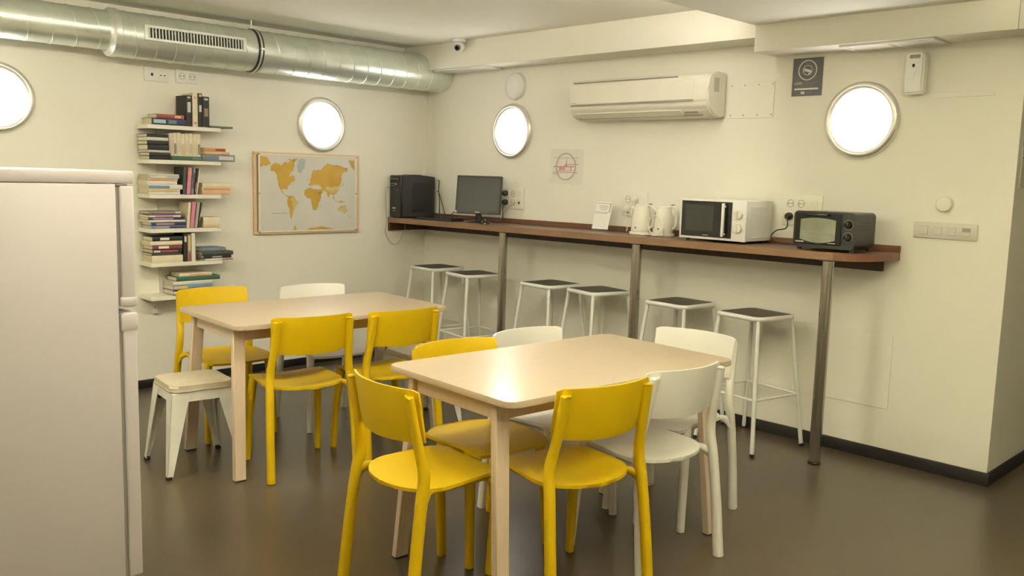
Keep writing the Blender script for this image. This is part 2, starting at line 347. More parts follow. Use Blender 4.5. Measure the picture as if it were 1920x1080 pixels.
# ------------------------------------------------------------------ chairs
def make_chair(name, label, m, group):
    t = thing(name, label, 'chair', (0, 0, 0), 0, group)
    # seat shell: straight-ish front, sides narrowing to a rounded rear, gently dished, front lip turned down
    NU, NV = 18, 26; top = []; bot = []; bm = NB()
    def hw(v):                       # half width at y parameter 0 (rear) .. 1 (front)
        if v < .36:
            q_ = v / .36; return .192 * max(0.0, 1 - (1 - q_) ** 2.2) ** .5 + .004
        w_ = .196 - .018 * ((v - .36) / .64)
        return w_ - (.012 * ((v - .95) / .05) ** 2 if v > .95 else 0)
    for j in range(NV + 1):
        v = (j / NV) ** 1.7; y = -.200 + .412 * v; w = hw(v); r1, r2 = [], []
        for i in range(NU + 1):
            u = -1 + 2 * i / NU; x = u * w
            z = .434 + .016 * v - .018 * (1 - u * u) * math.sin(math.pi * min(1, .08 + v * .80))
            if v > .74: z -= .020 * ((v - .74) / .26) ** 1.6
            r1.append(bm.verts.new((x, y, z))); r2.append(bm.verts.new((x, y, z - .012)))
        top.append(r1); bot.append(r2)
    for j in range(NV):
        for i in range(NU):
            bm.faces.new((top[j][i], top[j][i + 1], top[j + 1][i + 1], top[j + 1][i]))
            bm.faces.new((bot[j][i], bot[j + 1][i], bot[j + 1][i + 1], bot[j][i + 1]))
    for j in range(NV):
        for i in (0, NU): bm.faces.new((top[j][i], top[j + 1][i], bot[j + 1][i], bot[j][i]))
    for i in range(NU):
        for j in (0, NV): bm.faces.new((top[j][i], top[j][i + 1], bot[j][i + 1], bot[j][i]))
    fin('seat', bm, m, t, ang=60)
    # curved backrest
    NU, NV = 20, 8; bm = NB(); F = []; K = []
    for j in range(NV + 1):
        v = j / NV; f, k = [], []
        for i in range(NU + 1):
            u = -1 + 2 * i / NU
            x = u * (.196 + .004 * v); zt = .775 - .002 * u * u; zb = .600 - .010 * (1 - u * u)
            if abs(u) > .95: zt -= .007 * ((abs(u) - .95) / .05) ** 2
            z = zb + (zt - zb) * v
            y = -.236 + .056 * u * u + .030 * (1 - v) - .002
            th = .0065 * (1 - .35 * abs(2 * v - 1) ** 4)
            nx, ny = -.112 * u / .202, 1.0; nl = math.hypot(nx, ny)
            f.append(bm.verts.new((x + nx / nl * th, y + ny / nl * th, z))); k.append(bm.verts.new((x - nx / nl * th, y - ny / nl * th, z)))
        F.append(f); K.append(k)
    for j in range(NV):
        for i in range(NU):
            bm.faces.new((F[j][i], F[j + 1][i], F[j + 1][i + 1], F[j][i + 1])); bm.faces.new((K[j][i], K[j][i + 1], K[j + 1][i + 1], K[j + 1][i]))
        for i in (0, NU): bm.faces.new((F[j][i], F[j + 1][i], K[j + 1][i], K[j][i]))
    for i in range(NU):
        for j in (0, NV): bm.faces.new((F[j][i], F[j][i + 1], K[j][i + 1], K[j][i]))
    fin('backrest', bm, m, t, ang=60)
    for s in (-1, 1):
        # rear leg running up into the upright behind the backrest
        path = smoothpath([(s * .217, -.216, .002), (s * .212, -.194, .22), (s * .205, -.172, .40), (s * .198, -.158, .50), (s * .187, -.179, .61), (s * .180, -.203, .736), (s * .179, -.206, .750)], 4)
        n = len(path); rad = []
        for i, p in enumerate(path):
            q = p.z / .75; rad.append((.0180 + (.002 if p.z > .6 else 0), .0205 - .002 * q if p.z < .52 else (.0190 - .0060 * min(1, (p.z - .52) / .10))))
        bm = NB(); tube(bm, path, rad, 12, ax=(1, 0, 0), sq=2.5); lg = fin('leg', bm, m, t, ang=50)
        bm = NB(); tube(bm, [(s * .217, -.216, 0), (s * .217, -.216, .002)], .014, 12); fin('foot_glide', bm, M_BLK, lg)
        path = [(s * .188, .192, .002), (s * .181, .177, .22), (s * .169, .156, .400), (s * .161, .146, .428)]
        bm = NB(); tube(bm, path, [(.0150, .0165), (.0165, .019), (.019, .024), (.022, .03)], 12, ax=(1, 0, 0), sq=2.6); lg = fin('leg', bm, m, t, ang=50)
        bm = NB(); tube(bm, [(s * .188, .192, 0), (s * .188, .192, .002)], .013, 12); fin('foot_glide', bm, M_BLK, lg)
        bm = NB(); tube(bm, smoothpath([(s * .207, -.172, .392), (s * .199, -.158, .408), (s * .187, -.138, .421), (s * .172, -.118, .427)], 3), [(.010, .026 - .0017 * i) for i in range(10)], 10, ax=(1, 0, 0)); fin('seat_bracket', bm, m, t, ang=60)
        bm = NB(); tube(bm, [(s * .174, -.120, .422), (s * .164, 0, .420), (s * .160, .15, .422)], [(.010, .008)] * 3, 8, ax=(1, 0, 0)); fin('side_rail', bm, m, t, ang=50)
    bm = NB(); tube(bm, [(-.16, .148, .414), (.16, .148, .414)], .008, 10); fin('cross_rail', bm, m, t)
    return t
GY, GW = 'yellow plastic chairs at the tables', 'white plastic chairs at the tables'
yc = make_chair('dining_chair', 'yellow plastic chair at the fridge-side end of the nearer table', M_YEL, GY)
yc.location = (-2.735, -3.422, 0); yc.rotation_euler.z = R(-95)
for lab, x, y, a in (('yellow plastic chair on the viewer side of the nearer table', -2.345, -3.708, -9.5),
                     ('yellow plastic chair on the far side of the nearer table', -2.316, -3.235, 174),
                     ('yellow plastic chair in front of the bookshelf, behind the far table', -2.365, -1.215, 176),
                     ('yellow plastic chair on the viewer side of the far table, beside the white stool', -2.375, -1.965, -9),
                     ('yellow plastic chair on the viewer side of the far table, nearer the counter', -1.918, -2.050, -5)):
    dup(yc, (x, y, 0), R(a), lab)
wc = make_chair('dining_chair', 'white plastic chair on the viewer side of the nearer table', M_WHT, GW)
wc.location = (-1.912, -3.722, 0); wc.rotation_euler.z = R(-6.5)
for lab, x, y, a in (('white plastic chair on the far side of the nearer table', -1.874, -3.215, 176),
                     ('white plastic chair at the counter-side end of the nearer table', -1.462, -3.525, 94.7),
                     ('white plastic chair on the map side of the far table', -1.835, -1.385, 172)):
    dup(wc, (x, y, 0), R(a), lab)

# ------------------------------------------------------------------ low metal stools
def make_low_stool(label, loc, rz):
    t = thing('metal_stool', label, 'stool', loc, rz, 'low white metal stools')
    bm = NB(); box(bm, -.148, .148, -.148, .148, .378, .398, r=.009, seg=3); fin('seat_pan', bm, M_WORN, t)
    bm = NB(); prism(bm, rrect(-.150, .150, -.150, .150, .035, 5), .398, .430)
    bmesh.ops.bevel(bm, geom=[e for e in bm.edges if abs(e.verts[0].co.z - e.verts[1].co.z) < 1e-6], offset=.008, segments=3, affect='EDGES')
    c = fin('cushion', bm, M_CUSH, t)
    bm = NB(); P = rrect(-.151, .151, -.151, .151, .035, 5); tube(bm, [(x, y, .404) for x, y in P] + [(*P[0], .404)], .002, 6, cap=False); fin('piping', bm, M_CUSH, c)
    for sx in (-1, 1):
        for sy in (-1, 1):
            bm = NB()
            T, Bt, wt, wb, th = .147, .187, .085, .026, .003
            for k in (0, 1):
                def P(c, w, d, z):           # corner c, flange reaching w inward, sheet depth d
                    a = (sx * (c - w), sy * (c - d)) if k == 0 else (sx * (c - d), sy * (c - w))
                    return (a[0], a[1], z)
                hexa(bm, [P(Bt, 0, 0, .012), P(Bt, wb, 0, .012), P(Bt, wb, th, .012), P(Bt, 0, th, .012)],
                     [P(T, 0, 0, .395), P(T, wt, 0, .395), P(T, wt, th, .395), P(T, 0, th, .395)])
            lg = fin('leg', bm, M_WORN, t)
            bm = NB(); tube(bm, [(sx * (T - .010), sy * (T - .010), .33), (sx * (Bt - .008), sy * (Bt - .008), .02)], [.012, .006], 8); fin('rib', bm, M_WORN, lg)
            bm = NB(); lathe(bm, [(.014, 0), (.016, .006), (.015, .016)], 12, c=(sx * (Bt - .010), sy * (Bt - .010), 0)); fin('rubber_foot', bm, M_BLK, lg)
    for s in (-1, 1):
        B('apron', M_WORN, t, -.08, .08, s * .1465 - .0015, s * .1465 + .0015, .352, .392); B('apron', M_WORN, t, s * .1465 - .0015, s * .1465 + .0015, -.08, .08, .352, .392)
        bm = NB(); tube(bm, smoothpath([(-.135, s * -.135, .325), (0, 0, .362), (.135, s * .135, .325)], 5), (.010, .002), 8, ax=(0, 0, 1)); fin('cross_brace', bm, M_DGR, t)
    return t
make_low_stool('low white metal stool with cream cushion beside the fridge', (-2.755, -1.640, 0), R(-7))
make_low_stool('low white metal stool tucked at the counter-side end of the far table', (-1.435, -1.735, 0), R(-5))

# ------------------------------------------------------------------ bar stools
def make_bar_stool(label, loc, rz):
    t = thing('bar_stool', label, 'stool', loc, rz, 'white bar stools under the counter')
    H, S, Fh = .738, .150, .205
    bm = NB(); P = rrect(-S, S, -S, S, .045, 6); tube(bm, [(x, y, H - .014) for x, y in P] + [(*P[0], H - .014)], .0135, 10, cap=False); fin('seat_frame', bm, M_WMET, t)
    bm = NB(); prism(bm, rrect(-S + .004, S - .004, -S + .004, S - .004, .043, 6), H - .018, H - .003); fin('seat', bm, M_SEATD, t)
    def at(z, sx, sy):
        k = (H - .02 - z) / (H - .02); c = S - .014 + (Fh - S + .014) * k; return (sx * c, sy * c, z)
    for sx in (-1, 1):
        for sy in (-1, 1):
            bm = NB(); tube(bm, [at(.014, sx, sy), at(H - .02, sx, sy)], .0115, 10); lg = fin('leg', bm, M_WMET, t)
            x, y, z = at(0, sx, sy); bm = NB(); lathe(bm, [(.0115, 0), (.0130, .004), (.0125, .018)], 12, c=(x, y, 0)); fin('rubber_foot', bm, M_BLK, lg)
    for s in (-1, 1):
        for k in (0, 1):
            a, b = (at(.295, -1, s), at(.295, 1, s)) if k == 0 else (at(.295, s, -1), at(.295, s, 1))
            bm = NB(); tube(bm, [a, b], .007, 8); fin('footrest', bm, M_WMET, t)
    return t
BL = ['white bar stool with dark seat in the corner under the desktop computer', 'white bar stool with dark seat just left of the first counter post',
      'white bar stool with dark seat just right of the first counter post', 'white bar stool with dark seat just left of the middle counter post',
      'white bar stool with dark seat just right of the middle counter post', 'white bar stool with dark seat nearest the right-hand counter post']
BP = [(-.245, -.460, -3), (-.300, -.942, -10), (-.250, -1.665, -5), (-.240, -2.075, -14), (-.245, -2.715, -4), (-.265, -3.225, -10)]
bs = make_bar_stool(BL[0], (BP[0][0], BP[0][1], 0), R(BP[0][2]))
for l, (x, y, a) in list(zip(BL, BP))[1:]: dup(bs, (x, y, 0), R(a), l)

# ------------------------------------------------------------------ counter
CX, CL = -.378, -3.882
SLOPE = -.0046
def cz(y): return 1.092 + SLOPE * y
ct = thing('counter', 'long narrow walnut counter along the wall on three steel posts', 'counter', (0, 0, 1.092)); ct.rotation_euler = (math.atan(SLOPE), 0, 0)
arc = []
for i in range(9):                                  # rounded free end
    a = R(180 + 90 * i / 8); arc.append((-.02 + .358 * math.cos(a), -3.70 + .18 * math.sin(a)))
poly = [(-.001, -.003), (CX, -.003)] + arc + [(-.001, -3.88)]
bm = NB(); prism(bm, poly, -.040, 0); fin('worktop', bm, M_WOOD, ct)
bm = NB(); box(bm, CX - .0015, CX + .0005, -3.70, -.003, -.040, -.0004); fin('edge_strip', bm, M_WOODE, ct)
bm = NB(); E = [(x - .0012 * 1, y) for x, y in arc]; E2 = [(x + .002, y + .002) for x, y in arc]
prism(bm, E + E2[::-1], -.040, -.0004); fin('edge_strip', bm, M_WOODD, ct)
bm = NB(); box(bm, -.019, -.001, CL, -.004, .0005, .034, r=.001, seg=1); fin('upstand', bm, M_WOODD, ct)
bm = NB(); box(bm, -.030, -.001, -3.80, -.03, -.104, -.041); fin('wall_batten', bm, M_WOODB, ct)
bm = NB(); box(bm, CX + .003, -.03, -.028, -.003, -.104, -.041); fin('wall_batten', bm, M_WOODB, ct)
PL = ['brushed steel counter post nearest the desktop monitor', 'middle brushed steel counter post below the kettles', 'brushed steel counter post below the black toaster oven']
for i, y in enumerate((-1.285, -2.445, -3.660)):
    t = thing('counter_post', PL[i], 'post', (-.338, y, 0), 0, 'steel posts under the counter')
    h = cz(y) - .042
    bm = NB(); lathe(bm, [(.030, .016), (.030, h - .004)], 28); fin('tube', bm, M_STEEL, t)
    bm = NB(); lathe(bm, [(.031, 0), (.033, .003), (.033, .010), (.031, .012), (.031, .016)], 28); fin('foot', bm, M_BLK, t)
    bm = NB(); lathe(bm, [(.042, h - .004), (.042, h)], 28); fin('flange', bm, M_DGR, t)

# ------------------------------------------------------------------ ventilation duct along the back wall
DY, DZ = -.192, 2.218
dt = thing('ventilation_duct', 'galvanised spiral ventilation duct under the ceiling of the back wall', 'duct', (0, DY, DZ))
R1, R2, XS = .135, .114, -2.560
bm = NB(); lathe(bm, [(R1, XS + .02), (R1, -.002)], 48, axis='x'); fin('duct_section', bm, M_GALV, dt)
bm = NB(); lathe(bm, [(R2, XL + .002), (R2, XS)], 48, axis='x', c=(0, 0, .012)); fin('duct_section', bm, M_GALV, dt)
bm = NB(); lathe(bm, [(R2 + .002, XS - .034), (R2 + .006, XS - .028), (R1 + .006, XS - .010), (R1 + .007, XS + .022), (R1, XS + .028)], 48, axis='x', c=(0, 0, .004)); fin('reducer_collar', bm, M_GALVS, dt)
def seam(r, x, dz, lean):
    bm = NB(); pts = []
    for k in range(37):
        a = 2 * math.pi * k / 36; pts.append((x + lean * math.cos(a), (r + .0005) * math.sin(a), dz + (r + .0005) * math.cos(a)))
    tube(bm, pts, .0035, 5, cap=False); return fin('spiral_seam', bm, M_GALVS, dt)
x = XS + .10
while x < -.04: seam(R1, x, 0, -.028); x += .118
x = XS - .10
while x > -3.9: seam(R2, x, .012, -.022); x -= .128
# supply grille on the room side of the duct
ga, GX = R(4), -2.088
def gp(bm, x0, x1, s0, s1, d0, d1):
    """box on the duct flank: s along the flank (up), d outwards"""
    c, s = math.cos(ga), math.sin(ga); lo, hi = [], []
    for xx, ss in ((x0, s0), (x1, s0), (x1, s1), (x0, s1)):
        for lst, dd in ((lo, d0), (hi, d1)):
            q = R1 + dd; lst.append((GX + xx, -q * c + ss * s, q * s + ss * c))
    return hexa(bm, lo, hi)
W2, S2 = .325, .030
bm = NB(); gp(bm, -W2 + .01, W2 - .01, -S2, S2, -.010, .0015); g = fin('supply_grille', bm, M_GAP, dt); g['label'] = 'dark slatted grille set into the duct'
for a in ((-W2, W2, S2, S2 + .014), (-W2, W2, -S2 - .014, -S2), (-W2, -W2 + .022, -S2, S2), (W2 - .022, W2, -S2, S2)):
    bm = NB(); gp(bm, *a, -.010, .014); fin('frame_bar', bm, M_GALVS, g)
for i in range(31):
    xx = -W2 + .030 + i * (2 * W2 - .06) / 30; bm = NB(); gp(bm, xx - .0032, xx + .0032, -S2, S2, -.002, .009); fin('slat', bm, M_GALVS, g)
# hanger clamp
HX = -1.648
bm = NB(); lathe(bm, [(R1 + .0005, HX - .007), (R1 + .008, HX - .007), (R1 + .008, HX + .007), (R1 + .0005, HX + .007)], 48, axis='x'); h = fin('hanger_clamp', bm, M_GALVS, dt)
for xx in (-.013, .013):
    bm = NB(); lathe(bm, [(R1 + .0005, HX + xx - .006), (R1 + .006, HX + xx - .006), (R1 + .006, HX + xx + .006), (R1 + .0005, HX + xx + .006)], 48, axis='x'); fin('rubber_lining', bm, M_BLK, h)
bm = NB(); tube(bm, [(HX, 0, R1), (HX, 0, CEIL_Z - DZ)], .005, 8); fin('threaded_rod', bm, M_GALVS, h)
bm = NB(); box(bm, HX - .012, HX + .012, -R1 - .022, -R1 - .002, -.008, .008, r=.002); fin('bolt', bm, M_GALVS, h)

# ------------------------------------------------------------------ round porthole lamps
def porthole(label, loc, rz):
    t = thing('porthole_lamp', label, 'lamp', loc, rz, 'round porthole wall lamps')
    bm = NB(); lathe(bm, [(.200, 0), (.200, .012), (.196, .022), (.184, .030), (.172, .030), (.160, .022), (.156, .012), (.156, .004)], 56, axis='y'); fin('steel_ring', bm, M_RING, t, ang=50)
    bm = NB(); lathe(bm, [(.156, .004), (.156, .008), (.14, .0095), (.09, .011), (.04, .012), (0, .0122)], 56, axis='y'); fin('diffuser', bm, M_LAMP, t)
    for a in (215, 325):
        bm = NB(); lathe(bm, [(.0065, .022), (.0065, .027), (0, .0285)], 10, axis='y', c=(.182 * math.cos(R(a)), 0, .182 * math.sin(R(a)))); fin('screw', bm, M_STEEL, t)
    return t
porthole('round steel-rimmed lamp above the fridge, cut by the left edge', (-3.13, -EPS, 1.808), 0)
porthole('round steel-rimmed lamp on the back wall above the world map', (-.992, -EPS, 1.776), 0)
porthole('round steel-rimmed lamp above the desktop monitor', (-EPS, -1.008, 1.768), WB)
porthole('round steel-rimmed lamp above the toaster oven, below the vent', (-EPS, -3.624, 1.787), WB)

# ------------------------------------------------------------------ sockets, switches
def schuko(bm_well, bm_hole, x, z):
    lathe(bm_well, [(.0215, .0095), (.0205, .0095), (.0200, .004), (0, .004)], 20, axis='y', c=(x, 0, z))
    for s in (-1, 1): lathe(bm_hole, [(.0028, .0042), (.0028, .0052), (0, .0052)], 8, axis='y', c=(x + s * .0095, 0, z))
    box(bm_hole, x - .003, x + .003, -.0095, -.0045, z + .0165, z + .0205); box(bm_hole, x - .003, x + .003, -.0095, -.0045, z - .0205, z - .0165)
def plate(name, label, loc, rz, w, h, mods, group=None, m=M_CREAMP, cat='socket'):
    """mods: (kind, x, z) with kinds schuko, data, tv, switch, blank, split"""
    t = thing(name, label, cat, loc, rz, group)
    B('cover_plate', m, t, -w / 2, w / 2, -.009, 0, -h / 2, h / 2, r=.003)
    for kind, x, z in mods:
        if kind == 'schuko':
            s = B('socket_insert', m, t, x - .0235, x + .0235, -.0105, -.008, z - .0235, z + .0235, r=.001, seg=1)
            bw, bh = NB(), NB()
            ring2d(bw, x, z, .0188, .0212, -.0118, -.0100, 28); fin('socket_rim', bw, M_GREYP, s)
            lathe(bh, [(.0035, .0104), (.0035, .0112), (0, .0112)], 8, axis='y', c=(x - .0095, 0, z)); lathe(bh, [(.0035, .0104), (.0035, .0112), (0, .0112)], 8, axis='y', c=(x + .0095, 0, z)); fin('pin_hole', bh, M_GAP, s)
        elif kind == 'data':
            s = B('data_insert', m, t, x - .022, x + .022, -.0105, -.008, z - .022, z + .022, r=.001, seg=1)
            B('jack', M_GAP, s, x - .007, x + .008, -.0112, -.0104, z - .010, z + .008)
        elif kind == 'tv':
            s = B('aerial_insert', m, t, x - .022, x + .022, -.0105, -.008, z - .022, z + .022, r=.001, seg=1)
            for dx in (-.011, .013):
                bm = NB(); lathe(bm, [(.0045, .0104), (.0045, .0125), (0, .0125)], 10, axis='y', c=(x + dx, 0, z - .002)); fin('jack', bm, M_GAP, s)
        elif kind == 'split':
            B('rocker', M_GREYP, t, x - .019, x + .019, -.0115, -.008, z + .001, z + .019, r=.001, seg=1); B('rocker', m, t, x - .019, x + .019, -.0130, -.008, z - .019, z - .001, r=.001, seg=1)
        else:
            B('rocker' if kind == 'switch' else 'blank_insert', m, t, x - .021, x + .021, -.0125 if kind == 'switch' else -.0105, -.008, z - .021, z + .021, r=.0015, seg=1)
    return t
plate('data_socket', 'white data and aerial socket plate above the bookshelf, left one', (-2.209, -EPS, 2.020), 0, .155, .086, [('data', -.03, 0), ('tv', .038, 0)], 'sockets above the bookshelf', m=M_WMET)
plate('power_socket', 'white double power socket above the bookshelf, right one', (-2.008, -EPS, 2.028), 0, .148, .090, [('schuko', -.034, 0), ('schuko', .034, 0)], 'sockets above the bookshelf', m=M_WMET)
plate('power_socket', 'cream six-way socket plate on the wall beside the monitor', (-EPS, -1.026, 1.283), WB, .235, .160, [('schuko', -.058, .033), ('schuko', .014, .033), ('blank', .075, .033), ('schuko', -.058, -.033), ('schuko', .014, -.033), ('data', .075, -.033)])
plate('power_socket', 'cream socket plate on the wall behind the kettles', (-EPS, -2.160, 1.282), WB, .200, .155, [('schuko', -.055, .033), ('schuko', .010, .033), ('schuko', -.055, -.033), ('schuko', .010, -.033)])
plate('power_socket', 'cream six-way socket plate between microwave and toaster oven', (-EPS, -3.325, 1.300), WB, .235, .170, [('schuko', -.070, .036), ('schuko', -.005, .036), ('blank', .068, .036), ('schuko', -.070, -.036), ('schuko', -.005, -.036), ('blank', .068, -.036)])
plate('light_switch', 'cream four-gang light switch right of the toaster oven', (-EPS, -4.090, 1.234), WB, .302, .080, [('switch', -.1, 0), ('switch', -.033, 0), ('switch', .034, 0), ('split', .102, 0)], m=mat('grey_beige_switch_plastic', (0.62, 0.585, 0.50), 0.45, noise=0.03), cat='switch')
t = thing('dimmer_knob', 'plain cream round knob above the four-gang switch', 'knob', (-EPS, -4.078, 1.367), WB)
bm = NB(); lathe(bm, [(.036, 0), (.038, .004), (.038, .016), (.035, .021), (.02, .023), (0, .0235)], 36, axis='y'); fin('knob_cap', bm, M_CREAMP, t)
bm = NB(); lathe(bm, [(.042, 0), (.042, .003), (.03, .003)], 36, axis='y'); fin('backplate', bm, M_CREAMP, t)
t = thing('wall_hook', 'small white cable cover on the wall below the bookshelf', 'fitting', (-2.247, -EPS, .500), 0)
bm = NB(); lathe(bm, [(.010, .0), (.010, .02), (.006, .022), (0, .022)], 14, axis='y', c=(0, 0, .03)); fin('peg', bm, M_WHT, t)
bm = NB(); prism(bm, [(-.023, -.014), (.023, -.014), (.018, .022), (-.018, .022)], -.022, 0, 'xz'); bmesh.ops.bevel(bm, geom=bm.edges[:], offset=.004, segments=2, affect='EDGES'); fin('cover', bm, M_WHT, t)

# ------------------------------------------------------------------ bookshelf
sh = thing('wall_bookshelf', 'cream wall bookshelf of six short boards on a central spine', 'bookshelf', (0, 0, 0))
SHZ = [1.700, 1.484, 1.268, 1.052, .836, .621]      # top face of each board
SX0, SX1, SD = -2.345, -1.868, .185
for z in SHZ: B('shelf', M_SHELF, sh, SX0, SX1, -SD, -EPS, z - .026, z, r=.002, seg=1)
B('spine_panel', M_SPINE, sh, -2.218, -1.972, -.020, -EPS, SHZ[-1] - .025, SHZ[0] - .026)
ORD = ['top', 'second', 'third', 'fourth', 'fifth', 'bottom']
def bcol(name, c): return mat('cover_' + name, c, 0.5, noise=0.12, nscale=18)
BC = {'black': (.014, .013, .013), 'navy': (.028, .030, .085), 'maroon': (.16, .035, .03), 'red': (.30, .070, .055), 'cream': (.74, .66, .47), 'white': (.74, .71, .62), 'grey': (.33, .32, .29),
      'teal': (.10, .17, .16), 'green': (.045, .12, .065), 'blue': (.14, .24, .40), 'light blue': (.42, .55, .60), 'orange': (.62, .30, .12), 'pink': (.58, .20, .27), 'mauve': (.36, .25, .27),
      'purple': (.13, .08, .22), 'brown': (.28, .22, .15), 'tan': (.66, .45, .24), 'pale grey': (.60, .58, .52), 'dark grey': (.05, .052, .05), 'slate blue': (.16, .20, .25), 'yellow': (.66, .47, .16), 'pale orange': (.68, .42, .26)}
def book(label, group, w, d, t, col, loc, pose='flat', lean=0.0, yaw=0.0, pages=None, band=None, pagesout=False):
    """flat: w along x (spine length), d depth, t thickness up. upright: w height, t thickness along x. pose matrix turns the flat book up."""
    b = thing('book', label, 'book', loc, 0, group); m = bcol(col, BC[col]); pm = pages or M_PAGE
    # flat coordinates: spine at y=0 facing -y, x 0..w, z 0..t, depth to +y
    c = .0022 if t > .012 else .0014
    parts = []
    bm = NB()
    if pagesout:
        box(bm, 0, w, 0, d, 0, c); box(bm, 0, w, 0, d, t - c, t); box(bm, 0, w, d - c, d, c, t - c)
        pb = box(NB(), .003, w - .003, .004, d - c, c, t - c)
    else:
        box(bm, 0, w, 0, d, 0, c); box(bm, 0, w, 0, d, t - c, t)
        K = 5; poly = [(0.002, 0.0)] ; poly = []
        for i in range(K + 1):
            a = R(-90 + 180 * i / K); poly.append((-.003 * math.cos(a), t / 2 + t / 2 * math.sin(a)))
        poly += [(c, t), (c, 0)]
        prism(bm, poly, 0, w, 'yz')
        pb = box(NB(), .003, w - .003, c, d - .004, c, t - c)
    parts.append(('cover', bm, m)); parts.append(('pages', pb, pm))
    if band:                                         # printed title panel on the spine: (start, end, colour)
        for s0, s1, bc in band:
            q = NB(); box(q, w * s0, w * s1, -.0042, -.0028, t * .22, t * .78); parts.append(('title_print', q, bcol(bc, BC[bc])))
    if pose == 'up':
        # book stood on its tail: x(0..w)->z, z(0..t)->-x..., spine still facing -y, then leaned
        mt = Matrix.Rotation(lean, 4, 'Y') @ Matrix(((0, 0, 1, 0), (0, 1, 0, 0), (1, 0, 0, 0), (0, 0, 0, 1)))
    else: mt = Matrix.Rotation(yaw, 4, 'Z')
    cov = None
    for n, q, mm in parts:
        bmesh.ops.transform(q, matrix=mt, verts=q.verts)
        o = fin(n, q, mm, b, smooth=False)
    return b
YB = -.178        # spines sit just behind the board's front edge
def stack(shelf, side, x_list, grp, names):
    """x_list: (x0, x1, thickness, colour, depth, yoff, band)"""
    z = SHZ[shelf] + .0006; n = len(x_list)
    for i, (x0, x1, t, col, d, yo, band) in enumerate(x_list):
        book(names[i], grp, x1 - x0, d, t, col, (x0, YB + yo, z), band=band, pages=M_PAGEW if i % 2 else M_PAGE)
        z += t + .0004
    return z
def names(shelf, side, cols):
    n = len(cols); P = ['lowest', 'second', 'third', 'fourth', 'fifth', 'sixth', 'seventh', 'eighth']; out = []
    for i, c in enumerate(cols):
        pos = 'topmost' if i == n - 1 else ('lowest' if i == 0 else P[i] + ' from below')
        out.append('%s book lying %s in the %s pile on the %s shelf' % (c, pos, side, ORD[shelf]))
    return out
# top shelf
L = [(-2.318, -2.100, .040, 'navy', .15, .0, [(.05, .40, 'light blue'), (.48, .72, 'slate blue')]), (-2.284, -2.108, .026, 'red', .14, .006, [(.65, .88, 'tan')])]
stack(0, 'left', L, 'books on the top shelf', ['thick navy book with light blue print lying at the left of the top shelf', 'dark red book lying on the navy book on the top shelf'])
zt = SHZ[0] + .0006
book('thick black book standing at the left of the upright row on the top shelf', 'books on the top shelf', .194, .145, .038, 'black', (-2.096, YB + .002, zt), 'up', band=[(.45, .78, 'pale grey'), (.9, .96, 'pale grey')])
book('cream book standing between the black books on the top shelf', 'books on the top shelf', .212, .15, .034, 'cream', (-2.054, YB, zt), 'up', band=[(.08, .14, 'pink'), (.82, .9, 'pale orange')])
book('tall slim black book standing right of the cream one on the top shelf', 'books on the top shelf', .212, .15, .028, 'black', (-2.017, YB, zt), 'up', band=[(.45, .65, 'pale grey'), (.9, .97, 'pale grey')])
book('black book with brown picture standing rightmost on the top shelf', 'books on the top shelf', .194, .14, .044, 'black', (-1.986, YB, zt), 'up', band=[(.35, .62, 'brown'), (.88, .95, 'pale grey')])
book('thin teal book lying at the right end of the top shelf', 'books on the top shelf', .15, .13, .012, 'teal', (-1.936, YB - .01, zt))
# second shelf
cols = ['black', 'black', 'pale grey', 'black', 'black', 'pale grey', 'black']
L = [(-2.338, -2.200, .022, 'black', .15, 0, None), (-2.337, -2.203, .021, 'black', .15, 0, None), (-2.347, -2.212, .014, 'pale grey', .15, 0, None), (-2.347, -2.212, .033, 'black', .15, 0, None),
     (-2.349, -2.214, .024, 'black', .15, 0, None), (-2.350, -2.217, .021, 'pale grey', .15, 0, None), (-2.350, -2.217, .020, 'black', .15, 0, None)]
stack(1, 'left', L, 'books on the second shelf', names(1, 'left', cols))
zt = SHZ[1] + .0006; P9 = ['first', 'second', 'third', 'fourth', 'fifth', 'sixth', 'seventh', 'eighth']
for i in range(8):
    book('slim cream paperback standing %s from the left in the second shelf row' % P9[i], 'cream paperbacks on the second shelf', .168 + .003 * (i % 3), .115, .0255, 'cream', (-2.194 + i * .0262, YB + .040, zt), 'up', band=[(.2 + .03 * (i % 3), .62, 'brown' if i % 3 == 1 else 'tan')] if i % 2 else [(.3, .75, 'pale grey')])
book('green book lying in front of the cream paperbacks on the second shelf', 'books on the second shelf', .198, .034, .026, 'green', (-2.192, YB - .002, zt), band=[(.65, .95, 'teal')])
L = [(-1.978, -1.775, .044, 'slate blue', .14, -.012, [(.45, .95, 'pale grey')]), (-1.978, -1.805, .019, 'pale orange', .14, .0, None), (-1.975, -1.83, .022, 'orange', .14, .004, [(.5, .95, 'red')])]
stack(1, 'right', L, 'books on the second shelf', ['thick slate blue book lying lowest at the right of the second shelf', 'pale orange book lying mid-pile at the right of the second shelf', 'orange-red book lying on top at the right of the second shelf'])
